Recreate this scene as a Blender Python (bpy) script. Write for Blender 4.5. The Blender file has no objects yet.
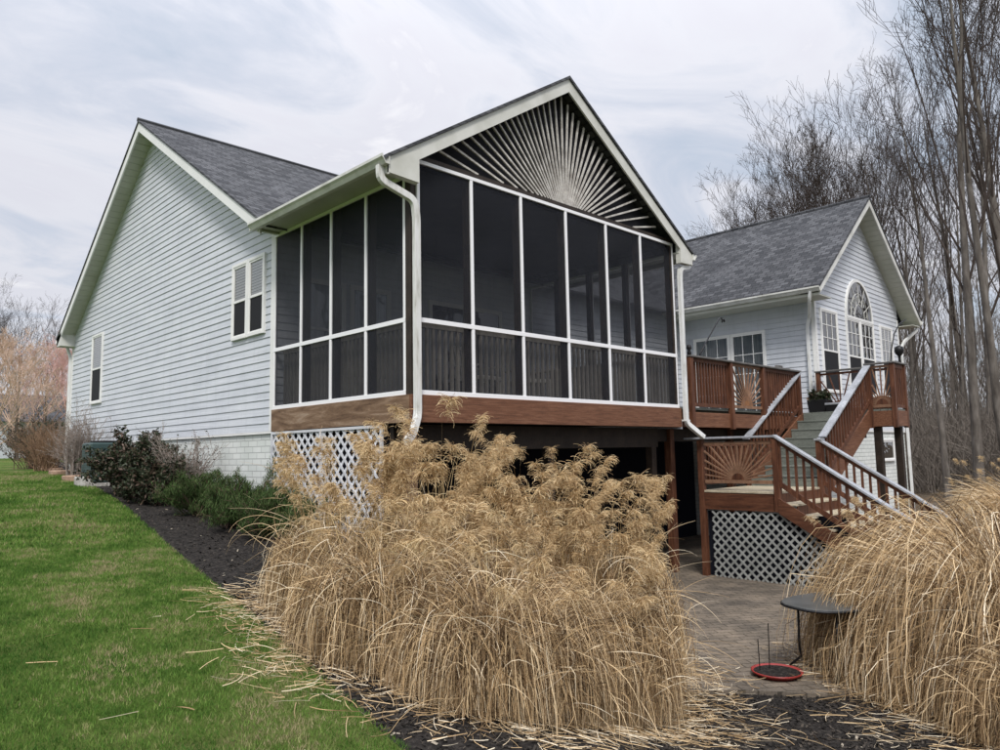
import bpy, math, random
import numpy as np
from mathutils import Vector, Matrix

sc = bpy.context.scene
# ------------------------------------------------------------------ camera
CAM = Vector((-5.515, -7.232, -0.760)); YAW, PITCH, ROLL = 0.7984, 0.10485, -0.018626
cd = bpy.data.cameras.new("camera"); cam = bpy.data.objects.new("camera", cd); sc.collection.objects.link(cam)
F_ = Vector((math.cos(YAW)*math.cos(PITCH), math.sin(YAW)*math.cos(PITCH), math.sin(PITCH)))
R_ = Vector((math.sin(YAW), -math.cos(YAW), 0)); U_ = R_.cross(F_)
R2 = math.cos(ROLL)*R_ + math.sin(ROLL)*U_; U2 = -math.sin(ROLL)*R_ + math.cos(ROLL)*U_
M = Matrix((R2, U2, -F_)).transposed().to_4x4(); M.translation = CAM
cam.matrix_world = M
cd.sensor_width = 36; cd.lens = 36*732.0/1000; cd.clip_start = 0.05; cd.clip_end = 2000
sc.camera = cam
# ------------------------------------------------------------------ exposure
sc.view_settings.view_transform = 'Standard'; sc.view_settings.look = 'None'
sc.view_settings.gamma = 1; sc.view_settings.exposure = 0.5; sc.view_settings.use_curve_mapping = False
# ------------------------------------------------------------------ sky (overcast, thin cloud)
SUN_EL, SUN_AZ = math.radians(50), math.radians(225)   # azimuth = compass direction the sun stands in, from +x
w = bpy.data.worlds.new("World"); sc.world = w; w.use_nodes = True
nt = w.node_tree; nt.nodes.clear()
def N(t, typ, **kw):
    n = t.nodes.new(typ)
    for k, v in kw.items():
        if k.startswith('i_'): n.inputs[k[2:].replace('_', ' ')].default_value = v
        else: setattr(n, k, v)
    return n
L = nt.links.new
def mathn(t, op, a, b=None, c=None, clamp=False):
    n = t.nodes.new('ShaderNodeMath'); n.operation = op; n.use_clamp = clamp
    for i, v in enumerate((a, b, c)):
        if v is None: continue
        if isinstance(v, (int, float)): n.inputs[i].default_value = v
        else: t.links.new(v, n.inputs[i])
    return n.outputs[0]
def mixc(t, fac, a, b, mode='MIX'):
    n = t.nodes.new('ShaderNodeMix'); n.data_type = 'RGBA'; n.blend_type = mode
    for s, v in ((n.inputs[0], fac), (n.inputs[6], a), (n.inputs[7], b)):
        if isinstance(v, (int, float)): s.default_value = v
        elif isinstance(v, (tuple, list)): s.default_value = (*v, 1) if len(v) == 3 else v
        else: t.links.new(v, s)
    return n.outputs[2]
def ramp(t, fac, stops):
    n = t.nodes.new('ShaderNodeValToRGB'); cr = n.color_ramp
    while len(cr.elements) > 1: cr.elements.remove(cr.elements[-1])
    cr.elements[0].position = stops[0][0]; cr.elements[0].color = (*stops[0][1], 1)
    for p, c in stops[1:]:
        e = cr.elements.new(p); e.color = (*c, 1)
    t.links.new(fac, n.inputs[0]); return n.outputs[0]
sky = N(nt, 'ShaderNodeTexSky', sky_type='NISHITA', sun_disc=False)
sky.sun_elevation = SUN_EL; sky.sun_rotation = math.radians(90) - SUN_AZ
tc = N(nt, 'ShaderNodeTexCoord'); sep = N(nt, 'ShaderNodeSeparateXYZ'); L(tc.outputs['Generated'], sep.inputs[0])
zz = mathn(nt, 'MAXIMUM', sep.outputs[2], 0.0)
den = mathn(nt, 'ADD', zz, 0.22)
cx = mathn(nt, 'DIVIDE', sep.outputs[0], den); cy = mathn(nt, 'DIVIDE', sep.outputs[1], den)
cmb = N(nt, 'ShaderNodeCombineXYZ'); L(cx, cmb.inputs[0]); L(cy, cmb.inputs[1])
n1 = N(nt, 'ShaderNodeTexNoise'); n1.inputs['Scale'].default_value = 1.5; n1.inputs['Detail'].default_value = 9; n1.inputs['Roughness'].default_value = .58
n1.inputs['Distortion'].default_value = .9
mp = N(nt, 'ShaderNodeMapping'); mp.inputs['Rotation'].default_value = (0, 0, .9); mp.inputs['Scale'].default_value = (1.0, 1.7, 1); mp.inputs['Location'].default_value = (3.3, 1.1, 0)
L(cmb.outputs[0], mp.inputs[0]); L(mp.outputs[0], n1.inputs['Vector'])
cl = ramp(nt, n1.outputs[0], [(0.32, (5.4, 6.0, 6.9)), (0.44, (6.1, 6.4, 7.2)), (0.54, (7.2, 7.25, 7.8)), (0.62, (7.0, 7.0, 7.6)), (0.74, (9.2, 9.1, 9.2))])
thin = ramp(nt, n1.outputs[0], [(0.30, (.72, .72, .72)), (0.5, (.93, .93, .93))])
bri = mathn(nt, 'ADD', 0.84, mathn(nt, 'MULTIPLY', mathn(nt, 'POWER', zz, 3.0), 1.5))
# cloud gain rises steeply towards the zenith, adding light from overhead
clv = N(nt, 'ShaderNodeVectorMath', operation='SCALE'); L(cl, clv.inputs[0]); L(bri, clv.inputs[3])
skyc = mixc(nt, thin, sky.outputs[0], clv.outputs[0])
bg = N(nt, 'ShaderNodeBackground'); bg.inputs['Strength'].default_value = 0.09; L(skyc, bg.inputs[0])
wo = N(nt, 'ShaderNodeOutputWorld'); L(bg.outputs[0], wo.inputs[0])
# ------------------------------------------------------------------ sun through cloud
sd = bpy.data.lights.new("sun", 'SUN'); sd.energy = 2.0; sd.angle = math.radians(14); sd.color = (1, .96, .9)
sun = bpy.data.objects.new("sun", sd); sc.collection.objects.link(sun)
sdir = Vector((math.cos(SUN_AZ)*math.cos(SUN_EL), math.sin(SUN_AZ)*math.cos(SUN_EL), math.sin(SUN_EL)))
sun.rotation_euler = sdir.to_track_quat('Z', 'Y').to_euler()

# ================================================================== helpers
col = sc.collection
rng = random.Random(7); nr = np.random.default_rng(7)
def wloc(o):
    v = Vector((0, 0, 0))
    while o is not None: v += Vector(o.location); o = o.parent
    return v
def tag(o, label=None, cat=None, group=None, kind=None):
    if label: o['label'] = label
    if cat: o['category'] = cat
    if group: o['group'] = group
    if kind: o['kind'] = kind
    return o
def thing(name, label, cat, loc=(0, 0, 0), group=None):
    o = bpy.data.objects.new(name, None); col.objects.link(o); o.location = loc; o.empty_display_size = .2
    return tag(o, label, cat, group)
def link_mesh(name, me, mat, parent=None, loc=None):
    o = bpy.data.objects.new(name, me); col.objects.link(o)
    if parent is not None: o.parent = parent
    if mat is not None and not me.materials: me.materials.append(mat)
    if loc is not None: o.location = loc
    return o
def np_mesh(name, V, F, mat, parent=None, hue=None, smooth=False, local=False, loc=None):
    """V (n,3) world coords, F (m,k) ints all of one size"""
    V = np.asarray(V, float)
    off = np.array(wloc(parent)) if (parent is not None and not local) else np.zeros(3)
    if loc is not None and not local: off = off + np.array(loc)
    me = bpy.data.meshes.new(name); k = F.shape[1]
    me.vertices.add(len(V)); me.vertices.foreach_set('co', (V - off).astype(np.float32).ravel())
    me.loops.add(F.size); me.loops.foreach_set('vertex_index', F.astype(np.int32).ravel())
    me.polygons.add(len(F)); me.polygons.foreach_set('loop_start', np.arange(0, F.size, k, dtype=np.int32))
    me.update(calc_edges=True)
    if smooth: me.polygons.foreach_set('use_smooth', np.ones(len(F), bool))
    if hue is not None:
        a = me.attributes.new('hue', 'FLOAT', 'POINT'); a.data.foreach_set('value', np.asarray(hue, np.float32))
    return link_mesh(name, me, mat, parent, loc)
class MB:
    def __init__(s): s.v = []; s.f = []; s.sm = False
    def add(s, vs, fs):
        b = len(s.v); s.v += [tuple(map(float, v)) for v in vs]; s.f += [tuple(b+i for i in f) for f in fs]; return s
    def box(s, x0, x1, y0, y1, z0, z1):
        return s.add([(x0,y0,z0),(x1,y0,z0),(x1,y1,z0),(x0,y1,z0),(x0,y0,z1),(x1,y0,z1),(x1,y1,z1),(x0,y1,z1)],
                     [(0,3,2,1),(4,5,6,7),(0,1,5,4),(1,2,6,5),(2,3,7,6),(3,0,4,7)])
    def bar(s, p0, p1, w_, h_, up=(0, 0, 1)):
        """bar from p0 to p1, section w_ (sideways) x h_ (towards up)"""
        p0, p1 = Vector(p0), Vector(p1); d = (p1-p0).normalized(); up = Vector(up)
        sd_ = d.cross(up)
        if sd_.length < 1e-5: sd_ = d.cross(Vector((1, 0, 0)))
        sd_.normalize(); u = sd_.cross(d).normalized(); a = sd_*w_/2; b = u*h_/2
        return s.add([p0-a-b, p0+a-b, p0+a+b, p0-a+b, p1-a-b, p1+a-b, p1+a+b, p1-a+b],
                     [(0,1,2,3),(7,6,5,4),(0,4,5,1),(1,5,6,2),(2,6,7,3),(3,7,4,0)])
    def prism(s, pts, vec):
        """closed polygon pts extruded by vec"""
        n = len(pts); vec = Vector(vec); A = [Vector(p) for p in pts]; B = [p+vec for p in A]
        return s.add(A+B, [tuple(range(n))[::-1], tuple(range(n, 2*n))] + [(i, (i+1) % n, n+(i+1) % n, n+i) for i in range(n)])
    def tube(s, pts, rs, n=8, caps=True):
        pts = [Vector(p) for p in pts]; rs = [rs]*len(pts) if isinstance(rs, (int, float)) else rs
        base = len(s.v); ref = None
        for i, p in enumerate(pts):
            d = (pts[min(i+1, len(pts)-1)] - pts[max(i-1, 0)]).normalized()
            if ref is None: ref = d.orthogonal().normalized()
            a = (ref - d*ref.dot(d)).normalized(); ref = a; b = d.cross(a)
            for k in range(n):
                t = 2*math.pi*k/n; s.v.append(tuple(p + (a*math.cos(t)+b*math.sin(t))*rs[i]))
        for i in range(len(pts)-1):
            for k in range(n):
                s.f.append((base+i*n+k, base+i*n+(k+1) % n, base+(i+1)*n+(k+1) % n, base+(i+1)*n+k))
        if caps:
            s.f.append(tuple(base+k for k in range(n))[::-1]); s.f.append(tuple(base+(len(pts)-1)*n+k for k in range(n)))
        return s
    def build(s, name, mat, parent=None, smooth=False, bevel=0, label=None):
        me = bpy.data.meshes.new(name); off = wloc(parent) if parent is not None else Vector((0, 0, 0))
        me.from_pydata([(v[0]-off.x, v[1]-off.y, v[2]-off.z) for v in s.v], [], s.f); me.update()
        if smooth:
            for p in me.polygons: p.use_smooth = True
        o = link_mesh(name, me, mat, parent)
        if bevel:
            m = o.modifiers.new('bevel', 'BEVEL'); m.width = bevel; m.segments = 1; m.limit_method = 'ANGLE'
        if label: o['label'] = label
        return o
# ------------------------------------------------------------------ materials
def mat(name, base=(.5, .5, .5), rough=.6, metal=0, spec=None, build=None):
    m = bpy.data.materials.new(name); m.use_nodes = True; t = m.node_tree; p = t.nodes['Principled BSDF']
    p.inputs['Base Color'].default_value = (*base, 1); p.inputs['Roughness'].default_value = rough; p.inputs['Metallic'].default_value = metal
    if spec is not None: p.inputs['Specular IOR Level'].default_value = spec
    if build: build(t, p)
    return m
def coords(t, scale=(1, 1, 1), kind='Object', rot=(0, 0, 0)):
    c = t.nodes.new('ShaderNodeTexCoord'); m = t.nodes.new('ShaderNodeMapping'); m.inputs['Scale'].default_value = scale; m.inputs['Rotation'].default_value = rot
    t.links.new(c.outputs[kind], m.inputs[0]); return m.outputs[0]
def noise(t, vec, scale=5, detail=4, rough=.55, dist=0):
    n = t.nodes.new('ShaderNodeTexNoise'); n.inputs['Scale'].default_value = scale; n.inputs['Detail'].default_value = detail
    n.inputs['Roughness'].default_value = rough; n.inputs['Distortion'].default_value = dist; t.links.new(vec, n.inputs['Vector']); return n.outputs[0]
def bump(t, p, h, dist=.01, strength=1):
    b = t.nodes.new('ShaderNodeBump'); b.inputs['Distance'].default_value = dist; b.inputs['Strength'].default_value = strength
    t.links.new(h, b.inputs['Height']); t.links.new(b.outputs[0], p.inputs['Normal'])
def vary(name, stops, scale=(1, 1, 1), ns=5, rough=.6, bumpd=0, detail=5, dist=0, spec=None, bscale=None, metal=0):
    def b(t, p):
        v = coords(t, scale); n = noise(t, v, ns, detail, dist=dist)
        t.links.new(ramp(t, n, stops), p.inputs['Base Color'])
        if bumpd: bump(t, p, noise(t, v, bscale or ns*3, 4), bumpd)
    return mat(name, rough=rough, spec=spec, build=b, metal=metal)
MT = {}
def sidingm(t, p):
    v = coords(t); sp_ = t.nodes.new('ShaderNodeSeparateXYZ'); t.links.new(v, sp_.inputs[0])
    wc = t.nodes.new('ShaderNodeNewGeometry'); sw = t.nodes.new('ShaderNodeSeparateXYZ'); t.links.new(wc.outputs['Position'], sw.inputs[0])
    cb = t.nodes.new('ShaderNodeCombineXYZ'); t.links.new(mathn(t, 'ADD', sw.outputs[0], sw.outputs[1]), cb.inputs[0]); t.links.new(mathn(t, 'ADD', sw.outputs[2], .36), cb.inputs[1])
    br = t.nodes.new('ShaderNodeTexBrick'); t.links.new(cb.outputs[0], br.inputs[0]); br.offset = .31; br.squash = 1
    br.inputs['Scale'].default_value = 1; br.inputs['Brick Width'].default_value = 3.1; br.inputs['Row Height'].default_value = .254; br.inputs['Mortar Size'].default_value = .0025
    br.inputs['Color1'].default_value = (1, 1, 1, 1); br.inputs['Color2'].default_value = (.955, .96, .965, 1); br.inputs['Mortar'].default_value = (.72, .72, .72, 1)
    n = noise(t, coords(t, (1, 1, 2.5)), .9, 9, .6); c = ramp(t, n, [(.3, (.50, .525, .575)), (.5, (.57, .595, .645)), (.7, (.62, .64, .685))])
    g = noise(t, coords(t, (6, 6, .5)), 1.4, 8, .65)
    c = mixc(t, 1, c, br.outputs[0], 'MULTIPLY'); c = mixc(t, .5, c, ramp(t, g, [(.3, (.84, .85, .83)), (.52, (1, 1, 1))]), 'MULTIPLY')
    t.links.new(c, p.inputs['Base Color']); bump(t, p, noise(t, coords(t, (.35, .35, 9)), 3, 3), .006)
MT['siding'] = mat('vinyl_siding', rough=.45, build=sidingm)
MT['white'] = vary('white_trim', [(.3, (.70, .70, .69)), (.7, (.8, .8, .79))], ns=2, rough=.4)
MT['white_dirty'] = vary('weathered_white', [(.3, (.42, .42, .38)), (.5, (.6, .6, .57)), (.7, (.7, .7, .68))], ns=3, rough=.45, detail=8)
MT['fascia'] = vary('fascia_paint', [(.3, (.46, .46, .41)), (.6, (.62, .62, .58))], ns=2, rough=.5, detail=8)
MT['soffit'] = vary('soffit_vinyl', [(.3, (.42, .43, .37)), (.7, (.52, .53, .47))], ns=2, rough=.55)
MT['alu'] = mat('screen_frame_white', (.82, .82, .84), .35)
def shingle(t, p, ax=1):
    v = coords(t); sep = t.nodes.new('ShaderNodeSeparateXYZ'); t.links.new(v, sep.inputs[0])
    u = sep.outputs[ax]
    cb = t.nodes.new('ShaderNodeCombineXYZ'); t.links.new(u, cb.inputs[0]); t.links.new(mathn(t, 'MULTIPLY', sep.outputs[2], 1.75), cb.inputs[1])
    br = t.nodes.new('ShaderNodeTexBrick'); t.links.new(cb.outputs[0], br.inputs[0])
    br.inputs['Scale'].default_value = 1; br.inputs['Brick Width'].default_value = .21; br.inputs['Row Height'].default_value = .14; br.inputs['Mortar Size'].default_value = .009
    br.inputs['Color1'].default_value = (.07, .074, .084, 1); br.inputs['Color2'].default_value = (.17, .175, .19, 1); br.inputs['Mortar'].default_value = (.045, .045, .05, 1); br.offset = .37
    n = noise(t, v, 60, 3); n2 = noise(t, v, .7, 3)
    c = mixc(t, .75, br.outputs[0], ramp(t, n, [(.3, (.35, .35, .35)), (.7, (1, 1, 1))]), 'MULTIPLY')
    c = mixc(t, .5, c, ramp(t, n2, [(.35, (.6, .6, .6)), (.65, (1, 1, 1))]), 'MULTIPLY')
    t.links.new(c, p.inputs['Base Color']); bump(t, p, br.outputs[1], -.008)
MT['shingle'] = mat('asphalt_shingles', rough=.9, spec=.2, build=shingle)
MT['shingle_x'] = mat('asphalt_shingles_main', rough=.9, spec=.2, build=lambda t, p: shingle(t, p, 0))
def brickm(t, p):
    v = coords(t); sep = t.nodes.new('ShaderNodeSeparateXYZ'); t.links.new(v, sep.inputs[0])
    cb = t.nodes.new('ShaderNodeCombineXYZ'); t.links.new(mathn(t, 'ADD', sep.outputs[0], sep.outputs[1]), cb.inputs[0]); t.links.new(sep.outputs[2], cb.inputs[1])
    br = t.nodes.new('ShaderNodeTexBrick'); t.links.new(cb.outputs[0], br.inputs[0])
    br.inputs['Scale'].default_value = 1; br.inputs['Brick Width'].default_value = .3; br.inputs['Row Height'].default_value = .1; br.inputs['Mortar Size'].default_value = .008; br.inputs['Mortar Smooth'].default_value = .3
    br.inputs['Color1'].default_value = (.66, .69, .67, 1); br.inputs['Color2'].default_value = (.74, .76, .74, 1); br.inputs['Mortar'].default_value = (.48, .50, .49, 1)
    n2 = noise(t, v, 1.2, 6)
    t.links.new(mixc(t, .5, br.outputs[0], ramp(t, n2, [(.35, (.78, .8, .78)), (.6, (1, 1, 1))]), 'MULTIPLY'), p.inputs['Base Color']); bump(t, p, br.outputs[1], -.008)
MT['brick'] = mat('painted_brick', rough=.6, build=brickm)
def woodm(name, stops, scale, ns=3, rough=.6, spec=.3):
    def b(t, p):
        v = coords(t, scale); n = noise(t, v, ns, 8, .6, .6)
        g = noise(t, coords(t, tuple(q*5 for q in scale)), ns*2, 6)
        c = mixc(t, .55, ramp(t, n, stops), ramp(t, g, [(.35, (.45, .45, .45)), (.65, (1, 1, 1))]), 'MULTIPLY')
        t.links.new(c, p.inputs['Base Color']); bump(t, p, g, .002)
    return mat(name, rough=rough, spec=spec, build=b)
RED = [(.3, (.052, .021, .012)), (.5, (.115, .044, .023)), (.7, (.185, .08, .043))]
MT['redwood_x'] = woodm('red_stained_wood_long_x', [(.3, (.10, .043, .024)), (.5, (.18, .078, .042)), (.7, (.25, .122, .072))], (1.1, 9, 15))
MT['redwood_z'] = woodm('red_stained_wood', RED, (5, 5, .7))
MT['redwood_y'] = woodm('red_stained_wood_long_y', RED, (5, .6, 6))
MT['brownwood'] = woodm('weathered_brown_board', [(.3, (.09, .048, .026)), (.48, (.2, .12, .07)), (.6, (.3, .2, .13)), (.72, (.42, .32, .24))], (6, .7, 5), 2.2)
MT['sunwood'] = woodm('orange_sun_wood', [(.35, (.16, .07, .035)), (.6, (.36, .17, .07))], (3, 3, 3))
MT['raywood'] = woodm('pale_red_ray_wood', [(.3, (.16, .085, .052)), (.6, (.30, .17, .105))], (4, 4, 4), 2)
MT['cap'] = woodm('grey_rail_cap', [(.3, (.26, .27, .29)), (.6, (.42, .44, .48)), (.75, (.55, .57, .6))], (2, 2, 2), 2)
MT['capdark'] = woodm('dark_rail_cap', [(.3, (.09, .085, .08)), (.6, (.17, .165, .16))], (2, 2, 2), 2)
MT['tread'] = woodm('grey_green_tread', [(.3, (.13, .145, .125)), (.6, (.21, .225, .2))], (4, 1, 4), 2)
MT['treadpale'] = woodm('pale_deck_board', [(.3, (.36, .30, .2)), (.6, (.6, .53, .40))], (4, 1, 4), 2)  # paler, yellower boards for the landing and lower flight
MT['slat'] = woodm('weathered_slat', [(.3, (.34, .31, .28)), (.55, (.6, .57, .53)), (.75, (.78, .76, .72))], (3, 3, 3), 2)
MT['darkwood'] = woodm('dark_framing', [(.3, (.018, .013, .01)), (.7, (.05, .035, .026))], (2, 2, 2), 2)
MT['baluster'] = woodm('porch_baluster', [(.3, (.22, .20, .17)), (.7, (.40, .37, .33))], (4, 4, .6), 2)
MT['shade_black'] = mat('painted_shade_black', (.012, .013, .02), .8, spec=.1)  # near-black colour stands for deep shade under porch, deck and stairs
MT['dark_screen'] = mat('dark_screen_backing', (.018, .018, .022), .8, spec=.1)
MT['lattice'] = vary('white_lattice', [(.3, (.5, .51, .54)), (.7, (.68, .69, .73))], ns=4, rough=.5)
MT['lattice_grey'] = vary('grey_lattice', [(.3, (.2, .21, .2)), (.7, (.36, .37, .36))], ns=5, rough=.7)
def screenm(t, p, lo=.44, hi=.60):
    p.inputs['Base Color'].default_value = (.024, .026, .033, 1); p.inputs['Roughness'].default_value = .6; p.inputs['Specular IOR Level'].default_value = .12
    tr = t.nodes.new('ShaderNodeBsdfTransparent'); mx = t.nodes.new('ShaderNodeMixShader')
    n = noise(t, coords(t), 1.6, 5)
    f = t.nodes.new('ShaderNodeMapRange'); t.links.new(n, f.inputs[0]); f.inputs[1].default_value = .3; f.inputs[2].default_value = .7; f.inputs[3].default_value = lo; f.inputs[4].default_value = hi
    t.links.new(f.outputs[0], mx.inputs[0]); t.links.new(tr.outputs[0], mx.inputs[1]); t.links.new(p.outputs[0], mx.inputs[2])
    t.links.new(mx.outputs[0], t.nodes['Material Output'].inputs[0])
MT['screen'] = mat('insect_screen', build=screenm); MT['screen_side'] = mat('insect_screen_side', build=lambda t, p: screenm(t, p, .60, .72))
def glassm(t, p):
    p.inputs['Base Color'].default_value = (.02, .022, .025, 1); p.inputs['Roughness'].default_value = .03
    tr = t.nodes.new('ShaderNodeBsdfTransparent'); gl = t.nodes.new('ShaderNodeBsdfGlossy'); gl.inputs['Roughness'].default_value = .02
    n = noise(t, coords(t), 2.5, 2); bump(t, p, n, .01)
    b = [x for x in t.nodes if x.type == 'BUMP'][0]; t.links.new(b.outputs[0], gl.inputs['Normal'])
    fr = t.nodes.new('ShaderNodeFresnel'); fr.inputs[0].default_value = 1.9
    mx = t.nodes.new('ShaderNodeMixShader'); t.links.new(mathn(t, 'MULTIPLY', fr.outputs[0], 1.5, clamp=True), mx.inputs[0]); t.links.new(tr.outputs[0], mx.inputs[1]); t.links.new(gl.outputs[0], mx.inputs[2])
    t.links.new(mx.outputs[0], t.nodes['Material Output'].inputs[0])
MT['glass'] = mat('window_glass', build=glassm)
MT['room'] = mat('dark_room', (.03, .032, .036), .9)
MT['blind'] = mat('window_blind', (.88, .88, .86), .6)
MT['curtain'] = vary('blue_grey_curtain', [(.35, (.2, .26, .3)), (.65, (.42, .48, .5))], (9, 9, .2), 3, .8)
MT['halfscreen'] = mat('window_screen', (.010, .010, .012), .6, spec=.2)
MT['metal_dark'] = mat('black_metal', (.02, .02, .022), .45, .6)
MT['gutter'] = MT['white_dirty']
MT['downspout'] = vary('downspout', [(.3, (.5, .5, .47)), (.45, (.68, .69, .68)), (.7, (.76, .77, .78))], (3, 3, 1), 3, .35, detail=8)

MT['downspout_dirty'] = vary('dirty_downspout', [(.28, (.40, .39, .35)), (.45, (.60, .60, .57)), (.6, (.68, .68, .67))], (5, 5, .8), 4, .45, detail=9)
# ================================================================== terrain
def hl(y): return np.interp(y, [-60, -12, -7, -3.4, 0.5, 4, 7, 12, 16, 25, 45, 80, 300], [-3.2, -2.9, -2.7, -2.5, -2.0, -1.68, -1.42, -1.12, -1.0, -.86, -.6, -.4, -.3])
def ebed(y): return np.interp(y, [-40, -12, -5.5, -3.5, -2.56, -.93, .52, 3.44, 8.32, 13.4, 20, 30], [-5, -4.2, -3.05, -2.77, -2.66, -2.46, -2.3, -1.87, -1.14, -.42, .6, 2.4])
def gz(x, y):
    x = np.asarray(x, float); y = np.asarray(y, float)
    t = np.clip((y+1.0)/1.4, 0, 1)
    xa = (1-t)*(ebed(y)+.25) + t*0.0; xb = (1-t)*.3 + t*.1
    s = np.clip((x-xa)/(xb-xa), 0, 1); s = s*s*(3-2*s)
    far = np.clip((y-15)/6, 0, 1)                # behind the house the ground is level with the lawn
    far = far*far*(3-2*far)*np.clip(1-(x-18)/20, 0, 1)
    s = s*(1-far)
    zz = hl(y)*(1-s) + (-3.09)*s
    d = np.hypot(x+5, y+7)
    zz = zz + np.clip((x-25)/60, 0, 1)*1.2
    return zz + .02*np.sin(x*1.3+y*.7)*np.clip((d-3)/5, 0, 1)*(1-s)
def gh(x, y): return float(gz(x, y))
def lawnm(t, p):
    v = coords(t); a = noise(t, v, .9, 6, .6); b_ = noise(t, v, 14, 5, .6); c_ = noise(t, coords(t, (1, 1, 1), rot=(0, 0, .7)), 120, 4, .7)
    col1 = ramp(t, a, [(.32, (.06, .12, .02)), (.45, (.105, .175, .032)), (.58, (.16, .21, .055)), (.7, (.24, .21, .10))])
    col2 = mixc(t, .6, col1, ramp(t, b_, [(.3, (.55, .6, .5)), (.6, (1, 1, 1))]), 'MULTIPLY')
    col3 = mixc(t, .8, col2, ramp(t, c_, [(.3, (.3, .35, .25)), (.55, (1, 1, 1)), (.7, (1.2, 1.2, 1))]), 'MULTIPLY')
    t.links.new(col3, p.inputs['Base Color']); bump(t, p, c_, .03)
MT['lawn'] = mat('lawn_turf', rough=.9, spec=.1, build=lawnm)
MT['mulch'] = vary('dark_mulch', [(.3, (.010, .009, .009)), (.5, (.026, .023, .021)), (.68, (.055, .048, .042)), (.8, (.14, .12, .1))], ns=22, rough=.95, bumpd=.03, detail=8, spec=.15, bscale=30)
MT['woodfloor'] = vary('leaf_litter_ground', [(.3, (.05, .038, .026)), (.55, (.11, .085, .06)), (.75, (.18, .14, .1))], ns=2, rough=.95, bumpd=.03, detail=8, spec=.1, bscale=12)
def paverm(t, p):
    v = coords(t, (1, 1, 1), rot=(0, 0, .6)); br = t.nodes.new('ShaderNodeTexBrick'); t.links.new(v, br.inputs[0])
    br.inputs['Scale'].default_value = 1; br.inputs['Brick Width'].default_value = .26; br.inputs['Row Height'].default_value = .13; br.inputs['Mortar Size'].default_value = .008
    br.inputs['Color1'].default_value = (.15, .128, .105, 1); br.inputs['Color2'].default_value = (.20, .17, .14, 1); br.inputs['Mortar'].default_value = (.085, .072, .058, 1)
    n = noise(t, v, 2.2, 8, .65); n2 = noise(t, v, 40, 4)
    c = mixc(t, .8, br.outputs[0], ramp(t, n, [(.32, (.55, .55, .55)), (.5, (1.0, .97, .92)), (.66, (1.5, 1.42, 1.3))]), 'MULTIPLY')
    c = mixc(t, .6, c, ramp(t, n2, [(.35, (.55, .55, .55)), (.65, (1.1, 1.1, 1.1))]), 'MULTIPLY')
    t.links.new(c, p.inputs['Base Color']); bump(t, p, br.outputs[1], -.006)
MT['paver'] = mat('brown_pavers', rough=.85, spec=.25, build=paverm)
def grid_strip(name, xs_of_y, ys, m, lift=0, zf=None):
    """xs_of_y(y)-> 1d array of x (fixed length)"""
    rows = [xs_of_y(y) for y in ys]; nx = len(rows[0]); X = np.array(rows); Y = np.repeat(np.array(ys)[:, None], nx, 1)
    Z = (gz(X, Y) if zf is None else zf(X, Y)) + lift
    V = np.stack([X, Y, Z], -1).reshape(-1, 3); i = np.arange(len(ys)-1)[:, None]*nx + np.arange(nx-1)[None]
    i = i.ravel(); F = np.stack([i, i+1, i+nx+1, i+nx], -1)
    return tag(np_mesh(name, V, F, m, smooth=True), kind='structure')
ys = np.concatenate([np.linspace(-400, -20, 30), np.arange(-19, -9, .5), np.arange(-9, 20, .15), np.arange(20.3, 60, 1.5), np.geomspace(62, 600, 30)])
offL = -np.concatenate([np.geomspace(500, 10, 30), np.arange(9.5, 0, -.25), [0]])
lawn = grid_strip('lawn', lambda y: ebed(y)+offL, ys, MT['lawn'])
offR = np.concatenate([np.arange(0, 5.5, .15), np.arange(5.6, 14, .6)])
bed = grid_strip('mulch_bed', lambda y: ebed(y)+offR, ys[(ys > -30) & (ys < 28)], MT['mulch'])
offF = offR[-1]+np.concatenate([[0], np.geomspace(.5, 600, 40)])
ff = grid_strip('forest_ground', lambda y: ebed(y)+offF, ys, MT['woodfloor'])
offG = np.concatenate([[0, 1, 3, 6, 9], [offR[-1]]])
fl2 = grid_strip('back_lawn', lambda y: ebed(y)+offG, ys[ys >= 27.5], MT['lawn'])
fl3 = grid_strip('side_ground', lambda y: ebed(y)+offG, ys[ys <= -29], MT['lawn'])
# patio
pp = [(.25, -2.7), (.6, -3.0), (.85, -3.35), (1.15, -3.62), (1.45, -4.1), (2.0, -4.6), (3.2, -5.4), (5, -6.2), (12.5, -6.2), (12.5, 3.55), (.2, 3.55), (.2, 0)]
tag(MB().prism([(a, b, -3.14) for a, b in pp], (0, 0, .09)).build('patio', MT['paver']), kind='structure')

# ================================================================== siding
def clip_poly_x(poly, z):
    """u-interval of polygon (u,z) at height z"""
    xs = []
    for (a, b), (c, d) in zip(poly, poly[1:]+poly[:1]):
        if (b-z)*(d-z) <= 0 and b != d: xs.append(a+(c-a)*(z-b)/(d-b))
    return (min(xs), max(xs)) if xs else None
def siding(poly, o, ud, nd, z0, z1, h=.127, lip=.015):
    """lapped boards over polygon (u,z) at origin o, along ud, facing nd"""
    mb = MB(); o, ud, nd = Vector(o), Vector(ud), Vector(nd); z = z0; UP = Vector((0, 0, 1))
    P = lambda u, q, d: o+ud*u+UP*q+nd*d
    def uu(q): return clip_poly_x(poly, min(max(q, z0+1e-4), z1-1e-4))
    prev = None
    while z < z1-1e-3:
        zt = min(z+h, z1); a = uu(z); b = uu(zt); m_ = uu(z+.02)
        q = [P(a[0], z, lip), P(a[1], z, lip), P(b[1], zt, .001), P(b[0], zt, .001), P(a[0], z, 0), P(a[1], z, 0)]
        mb.add(q, [(0, 1, 2, 3), (4, 5, 1, 0)]); z = zt
    return mb
def slab_poly(pts, n, th):
    return MB().prism(pts, Vector(n)*th)
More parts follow.
